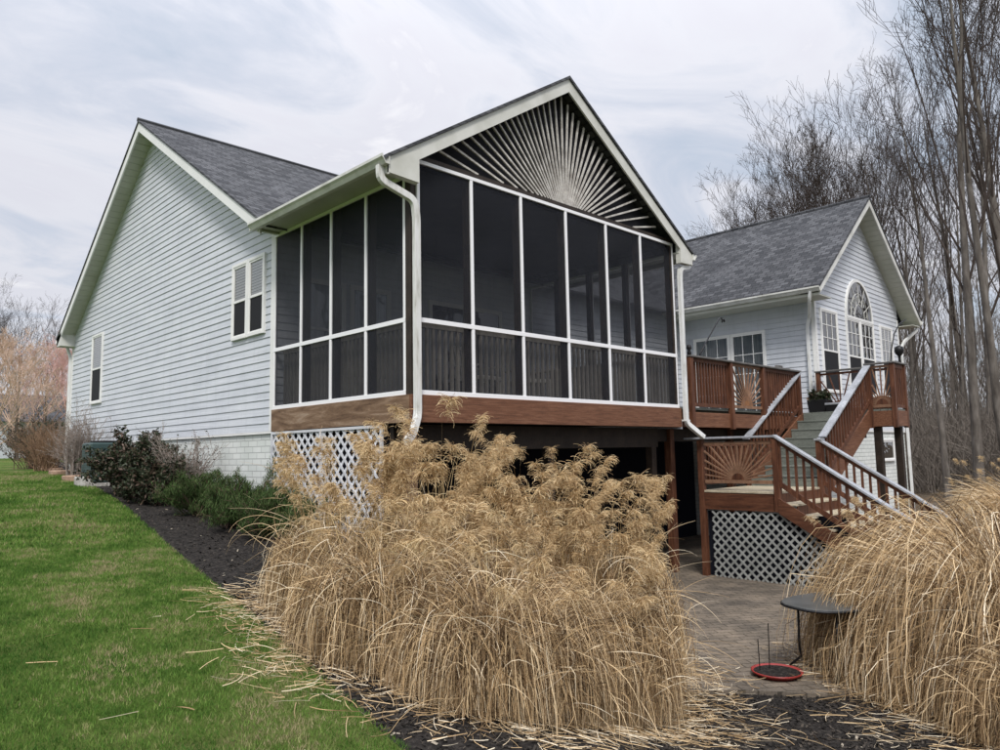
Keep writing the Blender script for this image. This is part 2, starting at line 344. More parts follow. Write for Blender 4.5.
# ------------------------------------------------------------------ window builder
def window(parent, o, ud, nd, wd, ht, kind='double', sash=True, grid=None, blind='none', name='window', lower_screen=True, label=None):
    """o = lower left corner on the wall plane (a point), ud along, nd outwards"""
    o, ud, nd = Vector(o), Vector(ud), Vector(nd); UP = Vector((0, 0, 1))
    def bx(mb, u0, u1, z0, z1, d0, d1):
        pts = [o+ud*u0+UP*z0+nd*d0, o+ud*u1+UP*z0+nd*d0, o+ud*u1+UP*z1+nd*d0, o+ud*u0+UP*z1+nd*d0]
        return mb.prism(pts, nd*(d1-d0))
    fr = MB(); t = .055
    bx(fr, -t, 0, -t, ht+t, .0, .05); bx(fr, wd, wd+t, -t, ht+t, .0, .05)
    bx(fr, 0, wd, ht, ht+t, .0, .05); bx(fr, -.0, wd, -t, 0, .0, .062)
    f = fr.build(name, MT['white'], parent, bevel=.004, label=label)
    k = MB()
    if sash:
        bx(k, 0, wd, ht/2-.022, ht/2+.022, .018, .043)
    for a, b, c, d in ((0, .03, 0, ht), (wd-.03, wd, 0, ht), (.03, wd-.03, 0, .03), (.03, wd-.03, ht-.03, ht)): bx(k, a, b, c, d, .018, .040)
    k.build('sash', MT['white'], f)
    if grid:
        g = MB(); cx_, cz_, zlo, zhi = grid
        for i in range(1, cx_): u = wd*i/cx_; bx(g, u-.009, u+.009, zlo, zhi, .026, .037)
        for i in range(1, cz_): z = zlo+(zhi-zlo)*i/cz_; bx(g, .03, wd-.03, z-.009, z+.009, .0262, .0372)
        g.build('muntins', MT['white'], f)
    bk = MB(); bx(bk, .002, wd-.002, .002, ht-.002, .0165, .019)
    bk.build('dark_interior', MT['room'], f)
    if blind == 'top':
        b = MB()
        n = int(ht/2/.05)
        for i in range(n): bx(b, .04, wd-.04, ht/2+.03+i*.05, ht/2+.03+i*.05+.042, .0195, .0215)
        b.build('blind', MT['blind'], f)
    if blind == 'curtain':
        b = MB(); bx(b, .04, wd-.04, .04, ht-.04, .0195, .0215); b.build('curtain', MT['curtain'], f)
    gl = MB(); pts = [o+ud*.02+UP*.02+nd*.024, o+ud*(wd-.02)+UP*.02+nd*.024, o+ud*(wd-.02)+UP*(ht-.02)+nd*.024, o+ud*.02+UP*(ht-.02)+nd*.024]
    gl.add(pts, [(0, 1, 2, 3)]); gl.build('pane', MT['glass'], f)
    if sash and lower_screen:
        b = MB(); bx(b, .03, wd-.03, .03, ht/2-.03, .0272, .029); b.build('insect_screen', MT['halfscreen'], f)
    return f
def gutter(p0, p1, side, parent, name='gutter', m=None, w_=.12, h_=.11):
    """K-style gutter from p0 to p1; side = outward direction"""
    p0, p1, s = Vector(p0), Vector(p1), Vector(side).normalized(); U = Vector((0, 0, 1))
    prof = [(0, 0), (.06, -.0), (.09, .05), (w_, .075), (w_, h_), (w_-.02, h_), (w_-.022, .085), (.085, .06), (.055, .012), (.012, .012), (.012, h_), (0, h_)]
    mb = MB(); a = [p0+s*q+U*r_ for q, r_ in prof]
    mb.prism(a, p1-p0)
    return mb.build(name, m or MT['gutter'], parent)
def downspout(pts, parent, m=None, r=(.085, .06), side=(0, 1, 0)):
    mb = MB(); pts = [Vector(p) for p in pts]
    # rounded rectangle section swept along smoothed path with corrugation
    path = []
    for i, p in enumerate(pts):
        if 0 < i < len(pts)-1:
            a = p+(pts[i-1]-p).normalized()*min(.09, (pts[i-1]-p).length*.4); b = p+(pts[i+1]-p).normalized()*min(.09, (pts[i+1]-p).length*.4)
            for t in (0, .25, .5, .75, 1): path.append((1-t)**2*a+2*t*(1-t)*p+t*t*b)
        else: path.append(p)
    base = 0; n = 8
    sd0 = Vector(side)
    for i, p in enumerate(path):
        d = (path[min(i+1, len(path)-1)]-path[max(i-1, 0)]).normalized()
        a = (sd0-d*sd0.dot(d)); a = a.normalized() if a.length > 1e-3 else d.orthogonal().normalized(); b = d.cross(a)
        A, B = r[1]/2, r[0]/2
        for (x, y) in ((A, .86*B), (.9*A, B), (-.9*A, B), (-A, .86*B), (-A, -.86*B), (-.9*A, -B), (.9*A, -B), (A, -.86*B)): mb.v.append(tuple(p+a*x+b*y))
    for i in range(len(path)-1):
        for k in range(n): mb.f.append((i*n+k, i*n+(k+1) % n, (i+1)*n+(k+1) % n, (i+1)*n+k))
    mb.f.append(tuple(range(n))[::-1]); mb.f.append(tuple(len(path)*n-n+k for k in range(n)))
    return mb.build('downspout', m or MT['downspout'], parent)
def shift(p, v): return tuple(Vector(p)+Vector(v))

# ================================================================== MAIN HOUSE
BZ = -.36
house = thing('house', 'white sided house body with tall grey shingle gable on the left of the porch', 'house', (0, 9, -1.5))
RY, RZ = 9.32, 6.66           # ridge
YN, ZN = 3.42, 2.98           # near eave end of the rake
YF, ZF = 15.45, 2.56          # far eave end
sn = (RZ-ZN)/(RY-YN); sf = (RZ-ZF)/(YF-RY)
XR = -.36; XE = 14.2
def zr(y): return RZ-sn*(RY-y) if y < RY else RZ-sf*(y-RY)
W0, W1 = 3.6, 15.25
dz = .17
poly = [(W0, BZ), (W1, BZ), (W1, zr(W1)-dz), (RY, RZ-dz), (W0, zr(W0)-dz)]
sd_ = siding(poly, (0, 0, 0), (0, 1, 0), (-1, 0, 0), BZ, RZ-dz)
# backing
bk = MB().prism([(0, a, b) for a, b in poly], (.2, 0, 0)).box(.2, XE, W0, W0+.2, BZ, zr(W0)-dz).box(XE-.2, XE, W0+.2, W1-.2, BZ, 2.4).box(.2, XE, W1-.2, W1, BZ, 2.4)
sd_.add(bk.v, bk.f)
wall = sd_.build('wall', MT['siding'], house)
# wall of the house seen through the porch screens
back = siding([(.02, BZ), (XE, BZ), (XE, 3.0), (.02, 3.0)], (0, W0, 0), (1, 0, 0), (0, -1, 0), 0.0, 3.0)
back.build('rear_wall', MT['siding'], house)
MB().box(.018, XE-.02, W0+.02, W1-.02, -3.2, BZ).build('foundation', MT['brick'], house)
MB().box(-.022, .014, W0-.03, W0+.09, BZ, zr(W0)-dz-.05).box(-.022, .0, W1-.1, W1, BZ, zr(W1)-dz-.03).box(-.02, 0, W0, W1, BZ-.04, BZ-.002).build('corner_trim', MT['white'], house)
rf = MB()
for (ya, za), (yb, zb) in (((YN-.25, ZN-sn*.25), (RY, RZ)), ((RY, RZ), (YF, ZF))):
    rf.prism([(XR-.02, ya, za), (XE+.3, ya, za), (XE+.3, yb, zb), (XR-.02, yb, zb)], (0, 0, -.045))
roof = rf.build('roof', MT['shingle_x'], house)
MB().tube([(XR-.03, RY, RZ+.012), (XE+.3, RY, RZ+.012)], .05, 6).build('ridge_cap', MT['shingle'], roof)
# vent pipe and ridge flashing near the porch valley
MB().tube([(5.2, 6.9, 4.9), (5.2, 6.9, 5.42)], .06, 8).tube([(5.2, 6.9, 5.4), (5.2, 6.9, 5.46)], .075, 8).build('vent_pipe', MT['metal_dark'], roof)
fb = MB()
for (ya, za), (yb, zb) in (((YN, ZN), (RY, RZ)), ((RY, RZ), (YF, ZF))):
    fb.prism([(XR, ya, za-.05), (XR, yb, zb-.05), (XR, yb, zb-.25), (XR, ya, za-.25)], (.03, 0, 0))
fb.build('rake_board', MT['white'], house)
so = MB()
for (ya, za), (yb, zb) in (((YN, ZN), (RY, RZ)), ((RY, RZ), (YF, ZF))):
    # soffit of grooved boards
    n = 40; 
    for i in range(n):
        y0 = ya+(yb-ya)*i/n; y1 = ya+(yb-ya)*(i+.93)/n; z0 = za+(zb-za)*i/n-.2; z1 = za+(zb-za)*(i+.93)/n-.2
        so.prism([(XR+.03, y0, z0), (.02, y0, z0), (.02, y1, z1), (XR+.03, y1, z1)], (0, 0, .02))
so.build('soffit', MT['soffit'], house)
MB().prism([(XR, YF-.4, ZF-.24), (XR, YF, ZF-.24), (XR, YF, ZF-.02), (XR, YF-.4, ZF+.15)], (.45, 0, 0)).build('eave_return', MT['white_dirty'], house)
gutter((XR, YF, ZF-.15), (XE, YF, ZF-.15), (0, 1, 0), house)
downspout([(XR+.25, YF+.02, ZF-.18), (-.05, W1+.05, ZF-.5), (-.05, W1+.05, -.9)], house, side=(1, 0, 0))
window(house, (0, 13.3, .68), (0, -1, 0), (-1, 0, 0), .76, 1.66, blind='top')
for yy in (5.06, 4.44): window(house, (0, yy, 1.30), (0, -1, 0), (-1, 0, 0), .50, 1.24, blind='top')
# doors and windows on the wall at the back of the porch
for xx, ww in ((.5, .75), (1.45, .75), (3.2, .85), (4.18, .85)):
    window(house, (xx, W0, .06 if xx > 3 else .55), (1, 0, 0), (0, -1, 0), ww, 2.05 if xx > 3 else 1.6, sash=xx < 3, lower_screen=False, blind='curtain' if xx < 3 else 'none')

# ================================================================== SCREENED PORCH
porch = thing('screened_porch', 'screened porch with white frames and a sunburst of slats in its gable', 'porch', (3, 1.8, -3.05))
W, D = 6.0, 3.59
mx_ = [.11, 1.033, 2.009, 3.013, 4.028, 5.001, 6.0]; my_ = [.12, .991, 1.881, 2.731, 3.57]
TF, TL, MID = 2.99, 2.79, .92
MB().box(.02, W+.02, .02, D, -.06, -.02).build('floor', MT['darkwood'], porch)
# rim boards
MB().box(-.04, W+.05, -.045, -.005, -.375, -.03).build('rim_board', MT['redwood_x'], porch, bevel=.004)
MB().box(-.045, -.005, -.002, W0-.02, -.375, -.03).build('rim_board', MT['brownwood'], porch, bevel=.004, label='weathered brown rim board under the left screens')
# hidden framing
MB().box(.05, W, .45, .53, -.72, -.38).box(.05, W, 1.9, 1.98, -.72, -.38).box(0.02, W, .0, .04, -.38, -.1).build('beam', MT['darkwood'], porch)
jb = MB()
for i in range(14): jb.box(.2+i*.43, .24+i*.43, .06, 3.5, -.30, -.062)
jb.build('joists', MT['darkwood'], porch)
for x in (.12, 2.95, 5.75):
    MB().box(x, x+.14, .42, .56, -3.06, -.72).build('post', MT['darkwood'], porch, bevel=.004)
MB().box(.15, 6.4, 3.35, 3.45, -3.06, -.2).box(6.5, 12, 3.35, 3.45, -3.06, -.4).box(.12, .15, .1, 3.4, -3.06, -.4).build('under_shade_wall', MT['shade_black'], porch)  # dark sheets painted as the shade below the porch and deck floors
def screen_frame(pts_u, zt, P, name, sm='screen'):
    fr = MB(); ww = .05
    for u in pts_u: fr.prism([P(u-ww/2, -.02, 0), P(u+ww/2, -.02, 0), P(u+ww/2, zt, 0), P(u-ww/2, zt, 0)], P(0, 0, .03)-P(0, 0, 0))
    for z, hh in ((0, .06), (MID, .06), (zt-.0, .05)):
        fr.prism([P(pts_u[0]-ww/2, z-hh/2, -.003), P(pts_u[-1]+ww/2, z-hh/2, -.003), P(pts_u[-1]+ww/2, z+hh/2, -.003), P(pts_u[0]-ww/2, z+hh/2, -.003)], P(0, 0, .036)-P(0, 0, 0))
    f = fr.build(name, MT['alu'], porch, bevel=.003)
    for i in range(len(pts_u)-1):
        for z0, z1 in ((0, MID), (MID, zt)):
            MB().add([P(pts_u[i], z0, .018), P(pts_u[i+1], z0, .018), P(pts_u[i+1], z1, .018), P(pts_u[i], z1, .018)], [(0, 1, 2, 3)]).build('screen', MT[sm], f)
    return f
Pf = lambda u, z, d: Vector((u, -.02+d, z)); Pl = lambda u, z, d: Vector((-.02+d, u, z)); Pr = lambda u, z, d: Vector((W+.02-d, u, z))
screen_frame(mx_, TF, Pf, 'front_screen_frame'); screen_frame(my_, TL, Pl, 'side_screen_frame', 'screen_side'); screen_frame(my_, TL, Pr, 'side_screen_frame')
# timber frame behind the screens
tf = MB()
for x in mx_: tf.box(x-.045, x+.045, .035, .13, 0, 3.0)
for y in my_[1:-1]: tf.box(.035, .13, y-.045, y+.045, 0, 2.8); tf.box(W-.13, W-.035, y-.045, y+.045, 0, 2.8)
tf.build('timber_frame', MT['darkwood'], porch)
bl = MB(); n = 56
for i in range(n): x = .16+i*(5.8/(n-1)); bl.box(x-.019, x+.019, .14, .178, .06, .9)
bl.box(.1, 5.95, .135, .185, .86, .92)
bl.build('railing', MT['baluster'], porch)
bl = MB(); n = 33
for i in range(n): y = .22+i*(3.3/(n-1)); bl.box(.14, .178, y-.019, y+.019, .06, .9)
bl.box(.135, .185, .2, 3.55, .86, .92); bl.build('railing', MT['baluster'], porch)
bl = MB()
for i in range(n): y = .22+i*(3.3/(n-1)); bl.box(W-.178, W-.14, y-.019, y+.019, .06, .9)
bl.box(W-.185, W-.135, .2, 3.55, .86, .92); bl.build('railing', MT['baluster'], porch)
# corner posts
for b_ in ((-.022, .075, -.022, .09, -.03, 3.0), (W-.07, W+.04, -.018, .03, -.03, 2.95)): MB().box(*b_).build('corner_post', MT['darkwood'], porch, bevel=.004)
MB().box(.066, .09, -.05, -.02, -.03, 3.0).build('corner_strip', MT['white'], porch)
# roof of the porch
AX, AZ, EZ, EXL, EXR, YR = 3.0, 5.12, 2.89, -.46, 6.44, -.17
sp = (AZ-EZ)/(AX-EXL); zr2 = lambda x: AZ-sp*abs(x-AX)
rf = MB()
for ex in (EXL-.03, EXR+.03):
    ez = zr2(ex); yv = RY-(RZ-ez)/sn+.1; yt = RY-(RZ-AZ)/sn+.1
    rf.prism([(ex, YR-.03, ez), (AX, YR-.03, AZ), (AX, yt, AZ), (ex, yv if ex < 0 else 3.5, ez)], (0, 0, -.045))
prf = rf.build('roof', MT['shingle'], porch)
fb = MB()
for ex in (EXL, EXR):
    fb.prism([(ex, YR, EZ-.05), (AX, YR, AZ-.05), (AX, YR, AZ-.26), (ex, YR, EZ-.26+.0)], (0, .03, 0))
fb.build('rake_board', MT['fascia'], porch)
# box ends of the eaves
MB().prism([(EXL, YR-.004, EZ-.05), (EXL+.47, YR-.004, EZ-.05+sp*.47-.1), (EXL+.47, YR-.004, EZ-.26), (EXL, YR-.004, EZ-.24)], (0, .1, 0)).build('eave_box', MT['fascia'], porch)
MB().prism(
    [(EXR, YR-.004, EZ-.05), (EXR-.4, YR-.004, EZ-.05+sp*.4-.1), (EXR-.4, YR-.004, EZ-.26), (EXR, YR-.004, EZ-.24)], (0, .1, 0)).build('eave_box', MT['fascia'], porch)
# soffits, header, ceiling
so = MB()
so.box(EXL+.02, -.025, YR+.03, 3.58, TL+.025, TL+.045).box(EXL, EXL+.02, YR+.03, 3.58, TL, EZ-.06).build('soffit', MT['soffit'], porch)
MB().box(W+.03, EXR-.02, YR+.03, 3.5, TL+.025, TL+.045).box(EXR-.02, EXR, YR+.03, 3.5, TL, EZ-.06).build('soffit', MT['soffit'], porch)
MB().box(.05, W-.04, .04, 3.5, 3.05, 3.08).build('ceiling', MT['darkwood'], porch)
MB().box(.09, W-.02, -.015, .02, TF+.026, TF+.09).build('header', MT['darkwood'], porch)
inn = lambda x: zr2(x)-.24
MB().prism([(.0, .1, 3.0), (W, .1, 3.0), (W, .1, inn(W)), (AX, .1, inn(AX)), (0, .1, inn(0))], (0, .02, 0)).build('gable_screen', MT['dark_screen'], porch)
# sunburst slats
sb = MB(); C0 = (AX, TF-.30)
ns = 39
for i in range(ns):
    th = math.radians(7.9+(180-15.8)*i/(ns-1)); dx, dzz = math.cos(th), math.sin(th)
    # length to the rake line z = AZ-.27 - sp|x|
    tl = (AZ-.26-C0[1])/(dzz+sp*abs(dx))
    r0 = .28 if i % 2 == 0 else .42
    r0 = .395/dzz
    if r0 >= tl-.05: continue
    yb = .0 + .0011*(i % 9)
    p0 = (C0[0]+dx*r0, yb, C0[1]+dzz*r0); p1 = (C0[0]+dx*tl, yb, C0[1]+dzz*tl)
    sb.bar(p0, p1, .029, .022, (0, 1, 0))
sb.build('sunburst_slats', MT['slat'], porch)
# gutters and downspouts
gutter((EXL, 3.40, EZ-.15), (EXL, YR-.03, EZ-.15), (-1, 0, 0), porch)
gutter((EXR, YR-.03, EZ-.15), (EXR, 3.5, EZ-.15), (1, 0, 0), porch)
downspout([(EXL-.05, -.06, EZ-.14), (EXL-.05, -.07, EZ-.32), (-.02, -.1, 2.42), (.015, -.1, 2.2), (.015, -.1, -.30), (-.20, -.28, -.52), (-.42, -.45, -.62)], porch, m=MT['downspout_dirty'], r=(.088, .066), side=(0, 1, 0))
downspout([(EXR+.05, -.06, EZ-.16), (EXR+.03, -.07, EZ-.26), (W+.12, -.1, EZ-.34), (W+.1, -.1, 2.35), (W+.1, -.1, -.30), (W+.5, -.2, -.56)], porch, r=(.085, .07), side=(0, 1, 0))
MB().box(W+.03, W+.2, -.12, -.05, -.27, -.24).build('downspout_strap', MT['downspout'], porch)

# ================================================================== LATTICE
def lattice(poly, P, parent, m, name='lattice', pitch=.158, sw=.042, th=.008):
    """diagonal slats clipped to polygon (convex) in (u,z)"""
    mb = MB()
    us = [p[0] for p in poly]; zs = [p[1] for p in poly]
    for sgn, dep in ((1, 0), (-1, .009)):
        c = -40.0
        lo = min(z-sgn*u for u, z in poly); hi = max(z-sgn*u for u, z in poly); k = lo+.05
        while k < hi:
            pts = []
            for (a, b), (c2, d) in zip(poly, poly[1:]+poly[:1]):
                f0 = b-sgn*a-k; f1 = d-sgn*c2-k
                if f0*f1 < 0: t = f0/(f0-f1); pts.append((a+(c2-a)*t, b+(d-b)*t))
            if len(pts) == 2 and math.dist(*pts) > .05:
                (a, b), (c2, d) = pts; L_ = math.dist(*pts); ux, uz = (c2-a)/L_, (d-b)/L_; nx, nz = -uz*sw/2, ux*sw/2
                q = [P(a+nx, b+nz, dep), P(c2+nx, d+nz, dep), P(c2-nx, d-nz, dep), P(a-nx, b-nz, dep)]
                mb.prism(q, P(0, 0, th)-P(0, 0, 0))
            k += pitch*1.4142*.8
    return mb.build(name, m, parent)
lat = thing('lattice_panel', 'white lattice panel closing the space under the left side of the porch', 'lattice', (0, 1.8, -2.3))
Plt = lambda u, z, d: Vector((-.03+d, u, z))
lattice([(.62, -2.5), (3.55, -2.2), (3.55, -.40), (.62, -.40)], Plt, lat, MT['lattice'], 'lattice_slats')
f = MB()
for y in (.58, 2.07, 3.54): f.box(-.045, -.015, y, y+.045, -2.4, -.385)
f.box(-.047, -.013, .58, 3.58, -.42, -.383); f.build('frame', MT['lattice'], lat)
MB().box(-.02, .1, .02, .16, -2.6, -.39).build('post', MT['brownwood'], lat)

# ================================================================== SUNROOM WING
wing = thing('house_wing', 'white sided wing with arched gable window beyond the stairs', 'house wing', (15, 3, -3.05))
WX0, WX1, WY = 12.0, 17.9, -.1
LX, RX, WAX, WAZ, WEZ = 11.28, 18.55, 14.92, 5.86, 2.95
sw_ = (WAZ-WEZ)/(WAX-LX); zw = lambda x: WAZ-sw_*abs(x-WAX)
poly = [(WX0, BZ), (WX1, BZ), (WX1, zw(WX1)-.17), (WAX, WAZ-.17), (WX0, zw(WX0)-.17)]
sdn = siding(poly, (0, WY, 0), (1, 0, 0), (0, -1, 0), BZ, WAZ-.17)
bk = MB().prism([(a, WY, b) for a, b in poly], (0, .2, 0)).box(WX0, WX0+.2, WY+.2, 9, BZ, 2.85).box(WX1-.2, WX1, WY+.2, 9, BZ, 2.85)
sdn.add(bk.v, bk.f)
s2 = siding([(WY, BZ), (8.5, BZ), (8.5, 2.86), (WY, 2.86)], (WX0, 0, 0), (0, 1, 0), (-1, 0, 0), BZ, 2.86)
sdn.add(s2.v, s2.f); sdn.build('wall', MT['siding'], wing)
MB().box(WX0+.018, WX1-.018, WY+.02, 8.5, -3.4, BZ).build('foundation', MT['brick'], wing)
MB().box(WX0-.022, WX0+.07, WY-.022, WY, BZ, 2.85).box(WX0-.022, WX0, WY, WY+.08, BZ, 2.85).box(WX1-.07, WX1+.01, WY-.022, WY, BZ, 2.9).box(WX0, WX1, WY-.02, WY, BZ-.05, BZ-.002).build('corner_trim', MT['white'], wing)
rf = MB(); YW = -.56
for ex in (LX-.02, RX+.02): rf.prism([(ex, YW-.02, zw(ex)), (WAX, YW-.02, WAZ), (WAX, 10, WAZ), (ex, 10, zw(ex))], (0, 0, -.045))
wr = rf.build('roof', MT['shingle'], wing)
MB().tube([(WAX, YW-.03, WAZ+.012), (WAX, 9.8, WAZ+.012)], .05, 6).build('ridge_cap', MT['shingle'], wr)
fb = MB()
for ex in (LX, RX): fb.prism([(ex, YW, WEZ-.05), (WAX, YW, WAZ-.05), (WAX, YW, WAZ-.25), (ex+(.0), YW, WEZ-.22)], (0, .03, 0))
fb.build('rake_board', MT['white_dirty'], wing)
so = MB()
for ex in (LX, RX):
    n = 26; so = MB()
    for i in range(n):
        a = i/n; b = (i+.92)/n; xa, xb = ex+(WAX-ex)*a, ex+(WAX-ex)*b; za, zb = zw(xa)-.19, zw(xb)-.19
        so.prism([(xa, YW+.03, za), (xa, WY+.01, za), (xb, WY+.01, zb), (xb, YW+.03, zb)], (0, 0, .02))
    if ex == LX: so.box(LX+.03, WX0-.02, YW+.03, 6, 2.70, 2.72).box(LX, LX+.03, YW+.03, 6, 2.70, WEZ-.05)
    else: so.box(WX1, RX-.03, YW+.03, 6, 2.70, 2.72)
    so.build('soffit', MT['soffit'], wing)
gutter((LX, 6, WEZ-.17), (LX, YW-.02, WEZ-.17), (-1, 0, 0), wing); gutter((RX, YW-.02, WEZ-.17), (RX, 6, WEZ-.17), (1, 0, 0), wing)
downspout([(LX-.05, -.36, 2.8), (LX+.0, -.3, 2.6), (WX0-.12, -.02, 2.3), (WX0-.06, .06, 2.1), (WX0-.06, .06, -.4), (WX0-.06, .06, -3)], wing)
downspout([(RX+.04, YW+.1, 2.8), (RX-.1, YW+.1, 2.62), (WX1+.1, WY-.12, 2.25), (WX1-.03, WY-.08, 2.05), (WX1-.03, WY-.08, -3.0)], wing)
window(wing, (12.32, WY, .58), (1, 0, 0), (0, -1, 0), .92, 1.96, grid=(3, 3, .98, 1.93), lower_screen=True, blind='none')
window(wing, (13.92, WY, .58), (1, 0, 0), (0, -1, 0), .86, 1.92, grid=(3, 3, .96, 1.88))
window(wing, (14.90, WY, .58), (1, 0, 0), (0, -1, 0), .86, 1.92, grid=(3, 3, .96, 1.88))
window(wing, (16.38, WY, .58), (1, 0, 0), (0, -1, 0), .86, 1.96, grid=(3, 3, .98, 1.93), blind='top')
# arched window
AR, ACX, ACZ = .95, 14.84, 2.60
fr = MB(); n = 20
arc = lambda r, k, sz=1.12: (ACX+r*math.cos(math.pi*k/n), ACZ+r*sz*math.sin(math.pi*k/n))
for k in range(n):
    a, b, c, d = arc(AR, k), arc(AR, k+1), arc(AR-.07, k+1), arc(AR-.07, k)
    fr.prism([(a[0], WY-.055, a[1]), (b[0], WY-.055, b[1]), (c[0], WY-.055, c[1]), (d[0], WY-.055, d[1])], (0, .055, 0))
fr.box(ACX-AR, ACX+AR, WY-.058, WY, ACZ-.06, ACZ)
aw = fr.build('arched_window', MT['white'], wing)
g = MB()
MB().prism([(arc(AR-.06, k)[0], WY-.019, arc(AR-.06, k)[1]) for k in range(n+1)], (0, .004, 0)).build('dark_interior', MT['room'], aw)
MB().add([(arc(AR-.06, k)[0], WY-.032, arc(AR-.06, k)[1]) for k in range(n+1)], [tuple(range(n+1))]).build('pane', MT['glass'], aw)
for k in range(n):
    for r in (.34, .6):
        a, b = arc(r, k), arc(r, k+1); g.bar((a[0], WY-.036, a[1]), (b[0], WY-.036, b[1]), .012, .012, (0, 1, 0))
for k in (3, 6.5, 10, 13.5, 17): a, b = arc(.34, k), arc(AR-.07, k); g.bar((a[0], WY-.035, a[1]), (b[0], WY-.035, b[1]), .012, .012, (0, 1, 0))
for q in range(5):                       # scrollwork in the leaded glass
    k = 2+4*q; c = arc(.47, k); g.tube([(c[0]+.1*math.cos(t), WY-.036, c[1]+.1*math.sin(t)) for t in [i*.7 for i in range(10)]], .006, 4)
g.build('leading', MT['white_dirty'], aw)
# sliding door in the left wall
dr = window(wing, (WX0, 3.12, .1), (0, -1, 0), (-1, 0, 0), .96, 2.02, sash=False, grid=(3, 4, .03, 1.99), blind='curtain', name='sliding_door')
dr = window(wing, (WX0, 2.04, .1), (0, -1, 0), (-1, 0, 0), .84, 2.02, sash=False, grid=(3, 4, .03, 1.99), blind='curtain', name='sliding_door')
window(wing, (15.9, WY+.02, -1.15), (1, 0, 0), (0, -1, 0), .9, .5, sash=False, name='basement_window')

# ================================================================== DECK
XT, XD, YD = 11.07, 11.75, -2.02
deck = thing('deck', 'raised red stained deck between the porch and the wing, with sunburst railing', 'deck', (9, 2, -3.05))
fl = MB()
for i in range(25): fl.box(W+.06, XD, .02+i*.145, .155+i*.145, -.04, 0)
for i in range(14): fl.box(XT, XD, YD+i*.145, YD+.135+i*.145, -.04, 0)
fl.build('floor', MT['tread'], deck)
MB().box(W+.15, XT, -.02, .018, -.37, -.09).box(XT-.02, XT+.02, YD, -1.52, -.37, -.045).box(XT, XD, YD-.04, YD, -.37, -.045).box(XD, XD+.04, YD, 3.5, -.37, -.045).build('rim_board', MT['redwood_x'], deck, bevel=.004)
MB().box(W+.2, XD, .6, .68, -.62, -.38).box(XT+.1, XD-.05, -1.2, -1.1, -.6, -.38).build('beam', MT['darkwood'], deck)
def post(mb, x, y, z0, z1, s=.045): mb.box(x-s, x+s, y-s, y+s, z0, z1)
def rail_run(mb, a, b, z0, z1, n, s=.018):
    a, b = Vector(a), Vector(b)
    for i in range(n):
        p = a.lerp(b, (i+.5)/n); mb.box(p.x-s, p.x+s, p.y-s, p.y+s, z0, z1)
    d = (b-a).normalized()
    mb.bar((a.x, a.y, z0+.03), (b.x, b.y, z0+.03), .04, .07); mb.bar((a.x, a.y, z1-.03), (b.x, b.y, z1-.03), .04, .08)
def sunburst(P, u0, u1, z0, z1, parent, m, hub, nray=13, rw=.024, label=None):
    """fan of rays in a rail panel"""
    mb = MB(); cx_, cz_ = (u0+u1)/2, z0+.03; hw, hh = (u1-u0)/2, z1-cz_
    for i in range(nray):
        th = math.radians(8+164*i/(nray-1)); dx, dz_ = math.cos(th), math.sin(th)
        t = min(hw/max(abs(dx), 1e-6), hh/max(dz_, 1e-6)); r0 = .12
        a, b = P(cx_+dx*r0, cz_+dz_*r0, .002*(i % 2)), P(cx_+dx*t, cz_+dz_*t, .002*(i % 2))
        mb.bar(a, b, rw, .025, P(0, 0, 1)-P(0, 0, 0))
    mb.bar(P(u0, z0+.0, 0), P(u1, z0+.0, 0), .04, .06); mb.bar(P(u0, z1, 0), P(u1, z1, 0), .04, .05)
    mb.build('sunburst_panel', m, parent)
    h = MB(); r = .24; n = 12
    pts = [P(cx_+r*math.cos(math.pi*k/n), cz_+r*.8*math.sin(math.pi*k/n), -.018) for k in range(n+1)]
    h.prism(pts, P(0, 0, .03)-P(0, 0, 0)); h.build('sun_hub', hub, parent)
def build_each(mb, name, m, parent):
    for i in range(0, len(mb.v), 8):
        MB().add(mb.v[i:i+8], [(0,3,2,1),(4,5,6,7),(0,1,5,4),(1,2,6,5),(2,3,7,6),(3,0,4,7)]).build(name, m, parent, bevel=.004)
# front rail of the deck (y = 0)
PX = lambda y0: (lambda u, z, d: Vector((u, y0-d, z)))
PY = lambda x0: (lambda u, z, d: Vector((x0-d, u, z)))
ps = MB()
for x in (6.42, 7.9, 9.28, 11.02): post(ps, x, -.03, -.4, .93, .05)
post(ps, XT, -1.55, -.4, .95); post(ps, XT, YD, -.4, .95); post(ps, XD, YD, -.4, .95); post(ps, XD, -.2, -.04, .95)
build_each(ps, 'rail_post', MT['redwood_z'], deck)
for a, b, n in (((6.47, 0, 0), (7.85, 0, 0), 13), ((9.33, 0, 0), (10.97, 0, 0), 15), ((XT+.05, YD, 0), (XD-.05, YD, 0), 5)):
    rl = MB(); rail_run(rl, a, b, .02, .93, n); rl.build('balusters', MT['redwood_z'], deck)
sunburst(PX(-.0), 7.95, 9.23, .06, .9, deck, MT['raywood'], MT['sunwood'], 15)
sunburst(PY(XT), YD+.05, -1.6, .06, .9, deck, MT['raywood'], MT['redwood_z'], 15, .022)
sunburst(PY(XD), YD+.05, -1.15, .06, .9, deck, MT['redwood_z'], MT['redwood_z'], 9)
sunburst(PY(XD), -1.1, -.25, .06, .9, deck, MT['redwood_z'], MT['redwood_z'], 11)
cpn = MB().box(6.36, 11.09, -.10, .06, .93, .965).box(XT-.07, XT+.07, YD-.07, -1.47, .951, .985).box(XT+.07, XD+.07, YD-.07, YD+.07, .951, .985).box(XD-.07, XD+.07, YD+.07, -.14, .951, .985)
cpn.build('rail_cap', MT['capdark'], deck, bevel=.004)
